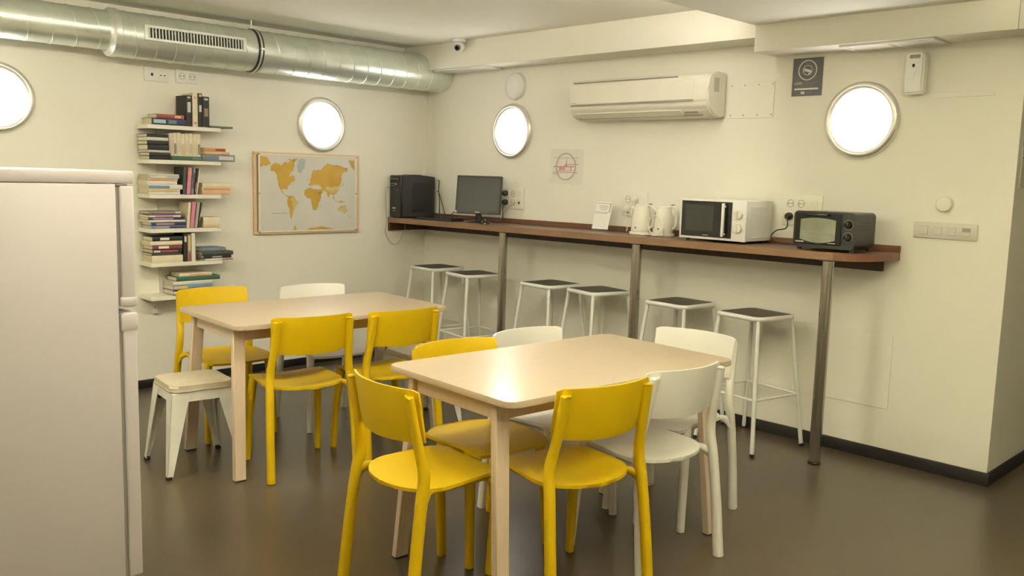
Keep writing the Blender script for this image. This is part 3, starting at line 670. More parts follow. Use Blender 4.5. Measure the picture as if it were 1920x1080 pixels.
# third shelf
cols = ['white', 'cream', 'blue and white', 'white', 'orange', 'light blue', 'cream']
L = [(-2.347, -2.147, .014, 'white', .15, 0, None), (-2.349, -2.147, .016, 'cream', .15, 0, [(.1, .9, 'yellow')]), (-2.353, -2.131, .030, 'white', .15, -.004, [(.02, .62, 'blue')]), (-2.356, -2.165, .022, 'white', .15, 0, None),
     (-2.352, -2.160, .016, 'pale orange', .15, 0, [(.1, .85, 'orange')]), (-2.344, -2.150, .016, 'light blue', .15, 0, [(.05, .6, 'white')]), (-2.350, -2.150, .009, 'cream', .15, 0, None)]
stack(2, 'left', L, 'books on the third shelf', names(2, 'left', cols))
zt = SHZ[2] + .0006
for lab, x, h, t, c, ln, bd in (('dark grey book standing leftmost in the upright row on the third shelf', -2.128, .172, .022, 'dark grey', 3, None), ('pink book with orange head leaning on the third shelf', -2.103, .170, .026, 'pink', 5, [(.68, .98, 'orange')]),
                                ('slate blue book leaning in the third shelf row', -2.073, .170, .018, 'slate blue', 6, [(.2, .8, 'dark grey')]), ('thin black and pink book leaning on the third shelf', -2.052, .168, .010, 'black', 7, [(.1, .45, 'pink')]), ('thin cream book leaning rightmost on the third shelf', -2.039, .165, .008, 'cream', 8, None)):
    book(lab, 'books on the third shelf', h, .14, t, c, (x, YB, zt + t * math.sin(R(ln)) + .0005), 'up', lean=R(ln), band=bd)
L = [(-1.998, -1.808, .028, 'pale orange', .14, 0, None), (-2.000, -1.797, .018, 'cream', .14, 0, [(.05, .95, 'orange')]), (-1.996, -1.786, .028, 'cream', .14, 0, None)]
stack(2, 'right', L, 'books on the third shelf', names(2, 'right', ['pale orange', 'cream and orange', 'cream']))
# fourth shelf
L = [(-2.335, -2.112, .018, 'blue', .15, 0, [(.12, .5, 'mauve'), (.52, .98, 'navy')]), (-2.335, -2.114, .022, 'navy', .15, 0, [(.14, .66, 'mauve')]), (-2.352, -2.116, .014, 'white', .15, 0, None), (-2.352, -2.121, .016, 'navy', .15, 0, [(.12, .68, 'mauve')]),
     (-2.352, -2.145, .012, 'white', .15, 0, [(.2, .75, 'pink')]), (-2.330, -2.150, .010, 'purple', .15, 0, None), (-2.350, -2.145, .014, 'brown', .15, 0, [(.83, .99, 'white')])]
stack(3, 'left', L, 'books on the fourth shelf', names(3, 'left', ['blue and mauve', 'navy and mauve', 'white', 'navy', 'white and pink', 'thin purple', 'brown-grey']))
zt = SHZ[3] + .0006
for lab, x, h, t, c, ln, bd in (('cream book leaning leftmost in the upright row on the fourth shelf', -2.106, .164, .018, 'cream', 5, None), ('pink book leaning in the fourth shelf row', -2.085, .168, .026, 'pink', 7, None),
                                ('grey book leaning right of the pink one on the fourth shelf', -2.055, .166, .020, 'grey', 8, None), ('thin dark book leaning rightmost on the fourth shelf', -2.031, .166, .008, 'dark grey', 9, [(.3, .6, 'tan')])):
    book(lab, 'books on the fourth shelf', h, .14, t, c, (x, YB, zt + t * math.sin(R(ln)) + .0005), 'up', lean=R(ln), band=bd)
L = [(-1.996, -1.888, .015, 'tan', .12, 0, None), (-1.994, -1.878, .052, 'cream', .12, 0, None)]
stack(3, 'right', L, 'books on the fourth shelf', ['thin tan book under the thick cream one on the fourth shelf', 'thick cream book lying at the right of the fourth shelf'])
# fifth shelf
L = [(-2.335, -2.136, .046, 'cream', .15, 0, None), (-2.337, -2.147, .014, 'dark grey', .15, 0, None), (-2.330, -2.141, .023, 'black', .15, 0, [(.03, .25, 'pale grey'), (.27, .85, 'red')]), (-2.331, -2.141, .027, 'maroon', .15, 0, [(.2, .55, 'white')]),
     (-2.345, -2.138, .025, 'cream', .15, 0, None), (-2.330, -2.136, .028, 'black', .15, 0, [(.25, .55, 'white')])]
stack(4, 'left', L, 'books on the fifth shelf', names(4, 'left', ['thick cream', 'thin dark grey', 'black and red', 'maroon white-labelled', 'cream', 'black white-lettered']))
zt = SHZ[4] + .0006
book('slim black book standing right of the pile on the fifth shelf', 'books on the fifth shelf', .182, .14, .024, 'black', (-2.129, YB, zt), 'up', band=[(.7, .9, 'pale grey')])
book('brown and red book standing mid-row on the fifth shelf', 'books on the fifth shelf', .175, .14, .025, 'brown', (-2.103, YB, zt), 'up', band=[(.02, .3, 'red'), (.4, .95, 'tan')])
book('white book standing rightmost in the upright row on the fifth shelf', 'books on the fifth shelf', .182, .14, .026, 'white', (-2.076, YB, zt), 'up')
L = [(-1.990, -1.792, .012, 'white', .14, -.006, [(.6, .98, 'red')]), (-1.996, -1.804, .020, 'black', .14, -.004, [(.3, .65, 'grey')]), (-2.008, -1.791, .026, 'dark grey', .14, -.006, None), (-2.000, -1.835, .024, 'slate blue', .14, .01, None)]
stack(4, 'right', L, 'books on the fifth shelf', names(4, 'right', ['white and red', 'black', 'dark grey', 'slate blue']))
# bottom shelf
L = [(-2.205, -1.910, .032, 'navy', .155, -.004, [(.0, .1, 'white')]), (-2.203, -1.945, .032, 'blue', .15, 0, [(.01, .36, 'yellow')]), (-2.203, -1.936, .023, 'white', .15, 0, None), (-2.180, -1.885, .028, 'green', .15, 0, None), (-2.160, -1.938, .021, 'cream', .14, .004, [(.3, .9, 'pale orange')])]
stack(5, 'only', L, 'books on the bottom shelf', ['wide navy book lying lowest on the bottom shelf', 'blue and yellow book lying second on the bottom shelf', 'white book lying third on the bottom shelf', 'green book lying fourth on the bottom shelf', 'cream book lying topmost on the bottom shelf'])

# ------------------------------------------------------------------ world map
mp = thing('world_map', 'framed scratch-off world map with gold continents on the back wall', 'map', (0, -EPS, 0))
MX0, MX1, MZ0, MZ1 = -1.546, -.664, .984, 1.564
B('backing_board', M_MFRAME, mp, MX0 + .01, MX1 - .01, -.006, 0, MZ0 + .01, MZ1 - .01)
for a in ((MX0, MX1, MZ1 - .022, MZ1), (MX0, MX1, MZ0, MZ0 + .022)): B('frame_bar', M_MFRAME, mp, a[0], a[1], -.022, 0, a[2], a[3], r=.002, seg=1)
for a in ((MX0, MX0 + .022), (MX1 - .022, MX1)): B('frame_bar', M_MFRAME, mp, a[0], a[1], -.022, 0, MZ0 + .022, MZ1 - .022, r=.002, seg=1)
SX, SX2, SZ, SZ2 = -1.510, -.700, 1.003, 1.546
ms = B('map_sheet', M_SEA, mp, SX, SX2, -.0290, -.0225, SZ, SZ2)
for a in ((SX - .004, SX2 + .004, SZ2 - .004, SZ2 + .005), (SX - .004, SX2 + .004, SZ - .005, SZ + .004)): B('edge_strip', M_MSTRIP, ms, a[0], a[1], -.032, -.022, a[2], a[3], r=.001, seg=1)
for a in ((SX - .006, SX + .006), (SX2 - .006, SX2 + .006)):
    B('edge_strip', M_MSTRIP, ms, a[0], a[1], -.032, -.022, SZ - .005, SZ2 + .005, r=.001, seg=1)
    for z in (SZ2 + .001, (SZ + SZ2) / 2, SZ + .0): bm = NB(); lathe(bm, [(.004, .030), (.004, .0345), (0, .0345)], 8, axis='y', c=((a[0] + a[1]) / 2, 0, z)); fin('pin', bm, M_GAP, ms)
LANDS = [
 ('L', [(-1.418,1.471),(-1.385,1.491),(-1.36,1.485),(-1.336,1.473),(-1.32,1.49),(-1.303,1.498),(-1.285,1.492),(-1.259,1.514),(-1.225,1.525),(-1.231,1.476),(-1.242,1.436),(-1.259,1.426),(-1.272,1.401),(-1.265,1.392),(-1.253,1.406),(-1.231,1.397),(-1.225,1.367),(-1.259,1.352),(-1.272,1.335),(-1.287,1.327),(-1.285,1.305),(-1.304,1.307),(-1.33,1.302),(-1.348,1.312),(-1.359,1.326),(-1.372,1.375),(-1.378,1.413),(-1.397,1.432),(-1.424,1.432)]),
 ('L', [(-1.500,1.535),(-1.445,1.527),(-1.418,1.48),(-1.44,1.472),(-1.456,1.465),(-1.475,1.47),(-1.498,1.457),(-1.503,1.468)]),
 ('L', [(-1.242,1.515),(-1.197,1.531),(-1.214,1.506),(-1.236,1.495)]), ('L', [(-1.29,1.51),(-1.262,1.525),(-1.265,1.512)]),
 ('S', [(-1.348,1.312),(-1.321,1.282),(-1.293,1.263),(-1.273,1.253),(-1.288,1.248),(-1.315,1.268),(-1.339,1.292)]),
 ('L', [(-1.282,1.253),(-1.262,1.258),(-1.243,1.253),(-1.222,1.23),(-1.197,1.213),(-1.215,1.183),(-1.243,1.149),(-1.25,1.11),(-1.255,1.084),(-1.266,1.119),(-1.269,1.159),(-1.288,1.209),(-1.29,1.228)]),
 ('S2', [(-1.265,1.233),(-1.243,1.248),(-1.197,1.213),(-1.215,1.183),(-1.24,1.154),(-1.251,1.199)]),
 ('I', [(-1.197,1.516),(-1.17,1.527),(-1.14,1.523),(-1.142,1.49),(-1.146,1.458),(-1.168,1.44),(-1.186,1.417),(-1.205,1.457)]),
 ('L', [(-1.146,1.298),(-1.12,1.312),(-1.1,1.319),(-1.041,1.304),(-1.012,1.274),(-1.006,1.249),(-1.029,1.208),(-1.047,1.157),(-1.074,1.152),(-1.088,1.198),(-1.094,1.238),(-1.134,1.248),(-1.152,1.268)]),
 ('L', [(-1.1,1.369),(-1.09,1.395),(-1.076,1.41),(-1.059,1.44),(-1.012,1.446),(-.99,1.47),(-.97,1.483),(-.947,1.499),(-.898,1.485),(-.87,1.49),(-.838,1.481),(-.776,1.467),(-.782,1.436),(-.81,1.44),(-.825,1.425),(-.831,1.373),(-.849,1.332),(-.852,1.301),(-.873,1.28),(-.898,1.264),(-.928,1.275),(-.94,1.247),(-.964,1.29),(-.994,1.3),(-1.012,1.33),(-1.041,1.34),(-1.088,1.329),(-1.117,1.339),(-1.105,1.35)]),
 ('S2', [(-.964,1.331),(-.93,1.322),(-.898,1.326),(-.852,1.332),(-.852,1.301),(-.88,1.28),(-.946,1.285),(-.976,1.308)]),
 ('L', [(-1.041,1.304),(-1.0,1.308),(-.991,1.284),(-1.018,1.264)]), ('L', [(-1.098,1.40),(-1.08,1.44),(-1.062,1.455),(-1.068,1.43),(-1.085,1.40)]),
 ('S', [(-.898,1.239),(-.861,1.218),(-.824,1.223),(-.781,1.213),(-.824,1.203),(-.873,1.213)]), ('L', [(-.905,1.262),(-.893,1.25),(-.898,1.23),(-.91,1.245)]),
 ('S2', [(-.867,1.156),(-.85,1.175),(-.836,1.187),(-.818,1.182),(-.799,1.192),(-.777,1.145),(-.799,1.124),(-.82,1.138),(-.848,1.14)]),
 ('L', [(-.77,1.524),(-.714,1.526),(-.716,1.448),(-.745,1.479)]), ('L', [(-1.135,1.009),(-1.1,1.026),(-1.06,1.024),(-1.017,1.034),(-.945,1.023),(-.885,1.009)]),
 ('L', [(-1.244,1.009),(-1.226,1.049),(-1.213,1.009)]), ('S', [(-.768,1.087),(-.739,1.118),(-.749,1.092)]), ('S', [(-.831,1.327),(-.81,1.368),(-.817,1.332)]), ('S', [(-1.127,1.369),(-1.117,1.389),(-1.113,1.369)]), ('S', [(-1.02,1.172),(-1.008,1.198),(-1.01,1.177)])]
def coast(pts, n=2):
    for _ in range(n):
        out = []
        for i, p in enumerate(pts):
            q = pts[(i + 1) % len(pts)]; dx, dz = q[0] - p[0], q[1] - p[1]; k_ = random.uniform(-.13, .13)
            out += [p, ((p[0] + q[0]) / 2 - dz * k_, (p[1] + q[1]) / 2 + dx * k_)]
        pts = out
    return pts
for k, pts in LANDS:
    bm = NB(); prism(bm, coast(pts) if len(pts) > 4 and min(p[1] for p in pts) > 1.01 and max(p[1] for p in pts) < 1.534 else pts, -.0300 - (.0004 if k == 'S2' else 0), -.0291, 'xz')
    bm.normal_update(); bmesh.ops.triangulate(bm, faces=[f for f in bm.faces if len(f.verts) > 4])
    fin('land_print', bm, {'L': M_LAND, 'S': M_LANDL, 'S2': M_LANDL, 'I': M_ICE}[k], ms, smooth=False)
bm = NB(); box(bm, -1.415, -1.294, -.0298, -.0291, 1.130, 1.136); fin('title_print', bm, M_TAUPE, ms)

# ------------------------------------------------------------------ counter-wall fittings
# air conditioner
ac = thing('air_conditioner', 'cream split air conditioner unit high on the counter wall', 'air conditioner', (-EPS, -2.255, 1.818), WB)
W = 1.08; prof = [(0, 0), (-.06, 0), (-.130, .012), (-.175, .045), (-.193, .085), (-.198, .16), (-.192, .225), (-.170, .250), (-.10, .262), (0, .262)]
def acprism(bm, pr, x0, x1): return prism(bm, pr, x0, x1, 'yz')
bm = NB(); acprism(bm, prof, -W / 2, W / 2)
bmesh.ops.bevel(bm, geom=[e for e in bm.edges if abs(abs(e.verts[0].co.x) - W / 2) < 1e-6 and abs(abs(e.verts[1].co.x) - W / 2) < 1e-6], offset=.012, segments=3, affect='EDGES'); fin('housing', bm, M_IVORY, ac)
def acbar(name, m, x0, x1, p, q, th=.002):
    """thin panel laid on the housing between two profile points"""
    (y0, z0), (y1, z1) = p, q; d = Vector((0, y1 - y0, z1 - z0)).normalized(); n = Vector((0, -d.z, d.y)) * th
    if n.y > 0: n = -n
    lo = [(x0, y0, z0), (x1, y0, z0), (x1, y1, z1), (x0, y1, z1)]; hi = [(a, b + n.y, c + n.z) for a, b, c in lo]
    bm = NB(); hexa(bm, lo, hi); return fin(name, bm, m, ac)
acbar('front_panel', M_IVORY, -W / 2 + .03, W / 2 - .10, (-.1975, .100), (-.1925, .215), .004)
acbar('panel_gap', M_GREYP, -W / 2 + .03, W / 2 - .10, (-.1945, .088), (-.1955, .096), .0025)
acbar('panel_gap', M_GREYP, -W / 2 + .04, W / 2 - .22, (-.186, .232), (-.180, .239), .0025)
acbar('air_flap', M_IVORY, -W / 2 + .07, W / 2 - .20, (-.134, .016), (-.172, .044), .006)
acbar('flap_gap', M_GREYP, -W / 2 + .06, W / 2 - .07, (-.128, .0115), (-.134, .015), .0025)
acbar('flap_gap', M_GREYP, W / 2 - .18, W / 2 - .09, (-.150, .028), (-.158, .033), .0025)
b = NB(); box(b, W / 2 - .001, W / 2 + .0015, -.135, -.085, .145, .225); fin('rating_label', b, M_INKL, ac)
bm = NB(); box(bm, -W / 2 + .04, -W / 2 + .075, -.2030, -.2012, .106, .110); fin('logo_print', bm, M_GREYP, ac)
# access panel beside it
ap = thing('access_panel', 'flat cream screwed access panel right of the air conditioner', 'panel', (-EPS, -2.957, 1.917), WB)
B('cover_plate', M_WALL, ap, -.150, .150, -.004, 0, -.102, .100, r=.001, seg=1)
for x in (-.125, -.04, .05, .138):
    for z in (-.085, .085): bm = NB(); lathe(bm, [(.004, .004), (.004, .0055), (0, .006)], 8, axis='y', c=(x, 0, z)); fin('screw', bm, M_GREYP, ap)
lp = thing('access_panel', 'large flat cream access panel low on the wall beside the right counter post', 'panel', (-EPS, -3.60, .478), WB)
B('cover_plate', M_WALL, lp, -.27, .28, -.004, 0, -.198, .198, r=.001, seg=1)
b = thing('wall_cover_strip', 'thin cream cover edge on the wall right of the air freshener', 'panel', (-EPS, -4.108, 1.90), WB)
B('cover_plate', M_WALL, b, -.152, .152, -.003, 0, -.012, .012, r=.0008, seg=1)
# round alarm sounder
al = thing('alarm_sounder', 'round white alarm sounder above the monitor-side porthole lamp', 'alarm', (-EPS, -1.036, 2.090), WB)
bm = NB(); lathe(bm, [(.094, 0), (.096, .008), (.094, .028), (.082, .040), (.05, .046), (0, .048)], 40, axis='y'); fin('housing', bm, M_WMET, al)
bm = NB(); lathe(bm, [(.098, 0), (.098, .006), (.090, .006)], 40, axis='y'); fin('base_ring', bm, M_WMET, al)
# air freshener
af = thing('air_freshener', 'white automatic air freshener dispenser right of the porthole lamp', 'dispenser', (-EPS, -3.900, 1.906), WB)
bm = NB(); prism(bm, [(-.042, 0), (.042, 0), (.046, .02), (.046, .19), (.038, .204), (-.038, .204), (-.046, .19), (-.046, .02)], -.068, 0, 'xz')
bmesh.ops.bevel(bm, geom=bm.edges[:], offset=.009, segments=3, affect='EDGES'); fin('housing', bm, M_WMET, af)
B('top_window', M_GREYP, af, -.026, .026, -.0695, -.066, .172, .190, r=.003)
bm = NB(); lathe(bm, [(.009, .067), (.009, .070), (0, .070)], 14, axis='y', c=(-.004, 0, .138), sx=.7); fin('nozzle', bm, M_GAP, af)
bm = NB(); tube(bm, smoothpath([(.012, -.069, .122), (.004, -.0695, .095), (-.002, -.069, .068)], 4), (.0022, .0012), 6); fin('swoosh_emblem', bm, M_PAPER, af)
# security poster
po = thing('security_poster', 'dark slate video-surveillance notice left of the large porthole lamp', 'poster', (-EPS, -3.300, 2.0285), WB)
B('sheet', M_POSTER, po, -.088, .088, -.003, 0, -.102, .102)
bm = NB(); ring2d(bm, 0, .036, .0492, .0540, -.0040, -.0030, 48)
for k in range(36):
    a = 2 * math.pi * k / 36; box(bm, .0545 * math.cos(a) - .0015, .0545 * math.cos(a) + .0015, -.0040, -.0030, .036 + .0545 * math.sin(a) - .0015, .036 + .0545 * math.sin(a) + .0015)
ring2d(bm, 0, .036, .0245, .0275, -.0040, -.0030, 36); fin('seal_rings', bm, M_PPRINT, po, smooth=False)
bm = NB()
def camera_icon(pts):
    prism(bm, pts, -.0050, -.0041, 'xz')
camera_icon([(-.020, .047), (.020, .036), (.024, .020), (-.016, .031)]); camera_icon([(-.027, .046), (-.022, .048), (-.020, .030), (-.026, .026)]); camera_icon([(.008, .022), (.016, .020), (.012, .012), (.004, .014)])
fin('camera_emblem', bm, M_PPRINT, po, smooth=False)
bm = NB(); S = 'ZONA VIDEOVIGILADA'
for i, chh in enumerate(S):
    a = R(205 - 230 * i / (len(S) - 1)); text_into(bm, chh, .0135, .0345 * math.cos(a), .036 + .0345 * math.sin(a), -.0036, align='CENTER', rot=-(a - math.pi / 2))
fin('seal_lettering', bm, M_PPRINTD, po, smooth=False)
bm = NB(); text_into(bm, 'LOPD', .0185, -.074, -.040, -.0036); fin('heading_lettering', bm, M_PPRINT, po, smooth=False)
for k, (x0, x1, z0, z1, mm) in enumerate(((-.022, .066, -.028, -.0265, M_PPRINTD), (-.022, .060, -.034, -.0325, M_PPRINTD), (-.022, .052, -.040, -.0385, M_PPRINTD), (-.038, .036, -.051, -.0493, M_PPRINTD), (-.072, .068, -.069, -.060, M_PPRINT), (-.004, .030, -.086, -.0835, M_PPRINTD))):
    B('text_line', mm, po, x0, x1, -.0038, -.003, z0, z1)
bm = NB()
for dx in (-.032, -.021): box(bm, dx, dx + .009, -.0038, -.003, -.091, -.080); box(bm, dx + .002, dx + .007, -.0038, -.003, -.0795, -.077)
fin('footer_emblem', bm, M_PPRINT, po, smooth=False)
# pink round sticker
pk = thing('wall_sticker', 'round pink and grey sticker with horizontal lines above the paper stand', 'sticker', (-EPS, -1.541, 1.5185), WB)
bm = NB(); prism(bm, rrect(-.150, .160, -.120, .120, .02, 4), -.0012, 0, 'xz'); fin('clear_sheet', bm, M_ACRYL, pk, smooth=False)
bm = NB(); ring2d(bm, 0, 0, .086, .094, -.0022, -.0012, 48); fin('ring_print', bm, M_TAUPE, pk, smooth=False)
for z, x0, x1, t, m in ((.062, -.115, .118, .003, M_TAUPE), (.018, .025, .118, .006, M_PINK), (.004, -.115, .080, .008, M_PINK), (-.024, -.075, .085, .004, M_TAUPE), (-.036, -.115, .115, .005, M_PINK), (-.050, -.120, -.060, .003, M_TAUPE)):
    B('line_print', m, pk, x0, x1, -.0032, -.0023, z - t, z)
bm = NB(); prism(bm, [(-.012, .004), (.020, .004), (.012, .022), (.008, .058), (.003, .022)], -.0042, -.0033, 'xz'); prism(bm, [(-.06, -.024), (-.005, -.024), (-.005, .0), (-.05, .004)], -.0042, -.0033, 'xz'); prism(bm, [(.045, -.024), (.055, -.024), (.055, .004), (.045, .004)], -.0042, -.0033, 'xz'); fin('skyline_print', bm, M_PINK, pk, smooth=False)
# notice round the corner
no = thing('wall_notice', 'printed notice sheet on the passage wall past the corner', 'notice', (.205, YC - EPS, 1.565), 0)
B('sheet', mat('grey_notice_paper', (.58, .55, .48), .6, noise=.05), no, -.150, .150, -.003, 0, -.110, .110)
for z, x0, x1, t, m in ((.098, -.14, .145, .005, M_INK), (.080, -.13, -.02, .004, M_INK), (.080, .01, .13, .004, M_INK), (.066, -.13, -.03, .003, M_INK), (.066, .01, .13, .003, M_INK), (.052, -.12, -.03, .003, M_INK), (.052, .0, .13, .003, M_INK), (.038, -.14, .145, .007, M_INK), (.018, -.14, -.02, .004, M_INKL), (.018, .01, .14, .004, M_INKL),
                        (.000, -.14, -.02, .006, M_INKL), (.000, .01, .14, .006, M_INKL), (-.020, -.14, -.02, .006, M_INKL), (-.020, .01, .14, .006, M_INKL), (-.040, -.14, -.02, .006, M_INKL), (-.040, .01, .14, .006, M_INKL)):
    B('text_line', m, no, x0, x1, -.0040, -.003, z - t, z)
# ceiling vents
vt = thing('ceiling_vent', 'pale rectangular vent panel under the soffit above the porthole lamp', 'vent', (0, 0, SOFF_Z - EPS))
VX0, VX1, VY0, VY1 = -.225, -.012, -4.045, -3.575
for a in ((VX0, VX0 + .022, VY0, VY1), (VX1 - .022, VX1, VY0, VY1), (VX0 + .022, VX1 - .022, VY0, VY0 + .022), (VX0 + .022, VX1 - .022, VY1 - .022, VY1)): B('frame_bar', M_WMET, vt, *a, -.010, 0, r=.002, seg=1)
B('vent_flap', M_IVORY, vt, VX0 + .024, VX1 - .024, VY0 + .024, -3.815, -.007, -.001); B('vent_flap', M_IVORY, vt, VX0 + .024, VX1 - .024, -3.807, VY1 - .024, -.007, -.001)
vb = thing('ceiling_vent', 'thin white vent panel under the beam beside the security camera', 'vent', (0, 0, BEAM_Z - EPS))
for a in ((-.225, -.205, -.92, -.36), (-.045, -.025, -.92, -.36), (-.205, -.045, -.92, -.90), (-.205, -.045, -.38, -.36)): B('frame_bar', M_WMET, vb, *a, -.010, 0, r=.002, seg=1)
B('vent_flap', M_WMET, vb, -.203, -.047, -.898, -.382, -.007, -.001)
# security camera
cm = thing('security_camera', 'small white turret security camera where beam meets ceiling', 'camera', (BEAM_X - .055, -.725, CEIL_Z - EPS), WB)
bm = NB(); lathe(bm, [(.050, 0), (.050, -.012), (.046, -.022), (.030, -.024)], 32); fin('base', bm, M_WMET, cm)
bm = NB(); bmesh.ops.create_uvsphere(bm, u_segments=28, v_segments=16, radius=.040); bmesh.ops.translate(bm, vec=(0, 0, -.052), verts=bm.verts); fin('ball', bm, M_WMET, cm)
dirv = Vector((.35, -.75, -.28)).normalized()
c0 = Vector((0, 0, -.052))
bm = NB(); tube(bm, [c0 + dirv * .030, c0 + dirv * .044], .0225, 24); fin('lens_housing', bm, M_BLK, cm)
bm = NB(); tube(bm, [c0 + dirv * .044, c0 + dirv * .0455], .0165, 24); fin('lens', bm, M_BLKG, cm)
bm = NB(); tube(bm, [c0 + dirv * .0445, c0 + dirv * .0450], .0195, 24); fin('lens_ring', bm, M_SIL, cm)

# ------------------------------------------------------------------ things on the counter
def cable(bm, pts, r, k=6): return tube(bm, smoothpath(pts, k), r, 7)
CZ = lambda y: cz(y) + .0012
# desktop tower
y0 = -.088; pc = thing('desktop_tower', 'black desktop computer tower at the corner end of the counter', 'computer', (-.190, y0, CZ(y0)), WB)
bm = NB(); prof = [(-.160, .006), (.166, .006), (.166, .322), (.05, .333), (-.08, .333), (-.160, .327)]
prism(bm, prof, -.066, .066, 'yz'); bmesh.ops.bevel(bm, geom=bm.edges[:], offset=.003, segments=1, affect='EDGES'); fin('case', bm, M_DGR, pc)
bm = NB(); box(bm, -.067, .068, -.183, -.161, .004, .330, r=.006, seg=2); fb = fin('front_bezel', bm, M_BLK, pc)
B('drive_door', M_BLKG, fb, -.060, .060, -.1845, -.182, .275, .315, r=.001, seg=1); B('drive_door', M_BLKG, fb, -.060, .060, -.1845, -.182, .232, .270, r=.001, seg=1)
for x0, x1, z0, z1, m in ((-.052, -.028, .300, .304, M_SIL), (-.018, .006, .300, .304, M_SIL), (.020, .040, .300, .304, M_SIL), (-.050, -.010, .262, .266, M_SIL), (.0, .022, .256, .266, M_SIL), (-.050, .0, .246, .249, M_SIL), (-.045, -.02, .215, .221, M_GAP), (-.01, .01, .215, .221, M_BLUE), (.02, .04, .215, .221, M_BLUE), (-.030, .010, .068, .080, M_SIL), (-.020, .0, .050, .056, M_SIL)):
    B('port_print', m, fb, x0, x1, -.1860, -.1835, z0, z1)
sp = B('side_panel', M_DGR, pc, .066, .0675, -.155, .160, .016, .318, r=.0005, seg=1)
bm = NB(); prism(bm, [(-.075, .045), (.110, .045), (.140, .07), (.140, .25), (.120, .275), (-.040, .275), (-.075, .235)], .0675, .0705, 'yz'); bmesh.ops.bevel(bm, geom=[e for e in bm.edges if abs(e.verts[0].co.x - .0705) < 1e-5 and abs(e.verts[1].co.x - .0705) < 1e-5], offset=.002, segments=1, affect='EDGES'); fin('embossed_field', bm, M_BLK, sp)
B('top_handle', M_BLKG, pc, -.05, .05, -.07, .04, .331, .337, r=.002)
for sx in (-.05, .05):
    for sy in (-.14, .15): B('foot', M_BLK, pc, sx - .01, sx + .01, sy - .012, sy + .012, 0, .0065)
# monitor
y0 = -.862; mo = thing('monitor', 'black flat desktop monitor switched off, turned toward the room', 'monitor', (-.195, y0, CZ(y0)), WB + R(30))
T = Matrix.Translation((0, -.012, .062)) @ Matrix.Rotation(R(-9), 4, 'X')
def mon(name, m, parent, *a, **k):
    bm = box(NB(), *a, **k); bmesh.ops.transform(bm, matrix=T, verts=bm.verts); return fin(name, bm, m, parent)
sh_ = mon('housing', M_BLK, mo, -.172, .172, -.010, .022, .0, .280, r=.005)
mon('screen', M_SCR, mo, -.160, .160, -.0115, -.0095, .020, .268)
for a in ((-.172, .172, .266, .280), (-.172, .172, .0, .021)): mon('bezel_bar', M_BLK, mo, a[0], a[1], -.0135, -.0095, a[2], a[3], r=.001, seg=1)
for a in ((-.172, -.159), (.159, .172)): mon('bezel_bar', M_BLK, mo, a[0], a[1], -.0135, -.0095, .021, .266, r=.001, seg=1)
mon('logo_print', M_SIL, mo, -.016, .016, -.0142, -.0133, .007, .014); mon('sticker', M_PAPER, mo, -.170, -.160, -.0142, -.0133, .004, .018)
B('stand_neck', M_BLKG, mo, -.022, .022, .004, .022, .006, .11, r=.003)
bm = NB(); lathe(bm, [(.082, 0), (.082, .004), (.074, .008), (.03, .012), (0, .012)], 36, sx=1.1); fin('stand_base', bm, M_BLKG, mo)
# keyboard and mouse
y0 = -.530; kb = thing('keyboard', 'black keyboard on the counter left of the monitor', 'keyboard', (-.285, y0, CZ(y0)), WB)
bm = NB(); prism(bm, [(-.065, 0), (.065, 0), (.065, .022), (-.065, .012)], -.205, .205, 'yz'); bmesh.ops.bevel(bm, geom=bm.edges[:], offset=.003, segments=2, affect='EDGES'); fin('keyboard_body', bm, M_BLK, kb)
for r_ in range(5):
    n = (15, 15, 14, 13, 8)[r_]
    for c_ in range(n):
        w = .385 / n; x = -.192 + c_ * w; yk = .048 - r_ * .022; zk = .012 + (yk + .065) / .13 * .010
        B('key', M_BLKG, kb, x + .001, x + w - .001, yk - .0095, yk + .0095, zk - .002, zk + .0045)
y0 = -1.045; ms_ = thing('computer_mouse', 'black computer mouse in front of the monitor', 'mouse', (-.300, y0, CZ(y0)), WB + R(55))
bm = NB(); bmesh.ops.create_uvsphere(bm, u_segments=24, v_segments=14, radius=1)
for v in bm.verts: v.co = Vector((v.co.x * .033, v.co.y * .058, max(0, v.co.z) * .036 * (1 - .25 * v.co.y)))
fin('mouse_shell', bm, M_BLKG, ms_)
bm = NB(); lathe(bm, [(.006, -.003), (.006, .003)], 14, axis='x', c=(0, -.034, .030)); fin('scroll_wheel', bm, M_GREYP, ms_)
# paper in an acrylic stand
y0 = -1.992; ps = thing('sign_holder', 'printed sheet leaning in a clear acrylic stand on the counter', 'sign', (-.150, y0, CZ(y0)), WB + R(6))
TA = Matrix.Translation((0, 0, .003)) @ Matrix.Rotation(R(-16), 4, 'X')
def pap(name, m, *a, **k):
    bm = box(NB(), *a, **k); bmesh.ops.transform(bm, matrix=TA, verts=bm.verts); return fin(name, bm, m, ps)
bm = NB(); tube(bm, smoothpath([(0, .056, .198), (0, .030, .10), (0, .006, .016), (0, -.006, .004), (0, -.040, .002)], 5), (.066, .0012), 4, ax=(1, 0, 0), sq=2); fin('acrylic_stand', bm, M_ACRYL, ps, smooth=False)
pap('sheet', M_PAPER, -.062, .062, -.004, -.003, .010, .195)
for z, x0, x1, t, m in ((.184, -.056, .056, .002, M_INK), (.166, -.034, .034, .0025, M_INK), (.154, -.034, .032, .0025, M_INK), (.142, -.022, .026, .0025, M_INK), (.124, -.058, .044, .0025, M_INK), (.115, -.056, .036, .002, M_INK)):
    pap('text_line', m, x0, x1, -.0048, -.004, z - t, z)
for k in range(7): pap('text_line', M_INK, .046, .054, -.0048, -.004, .124 + k * .0085, .129 + k * .0085)
for k in range(6): pap('text_line', M_INKL, -.05, .045, -.0048, -.004, .096 - k * .013, .0975 - k * .013)
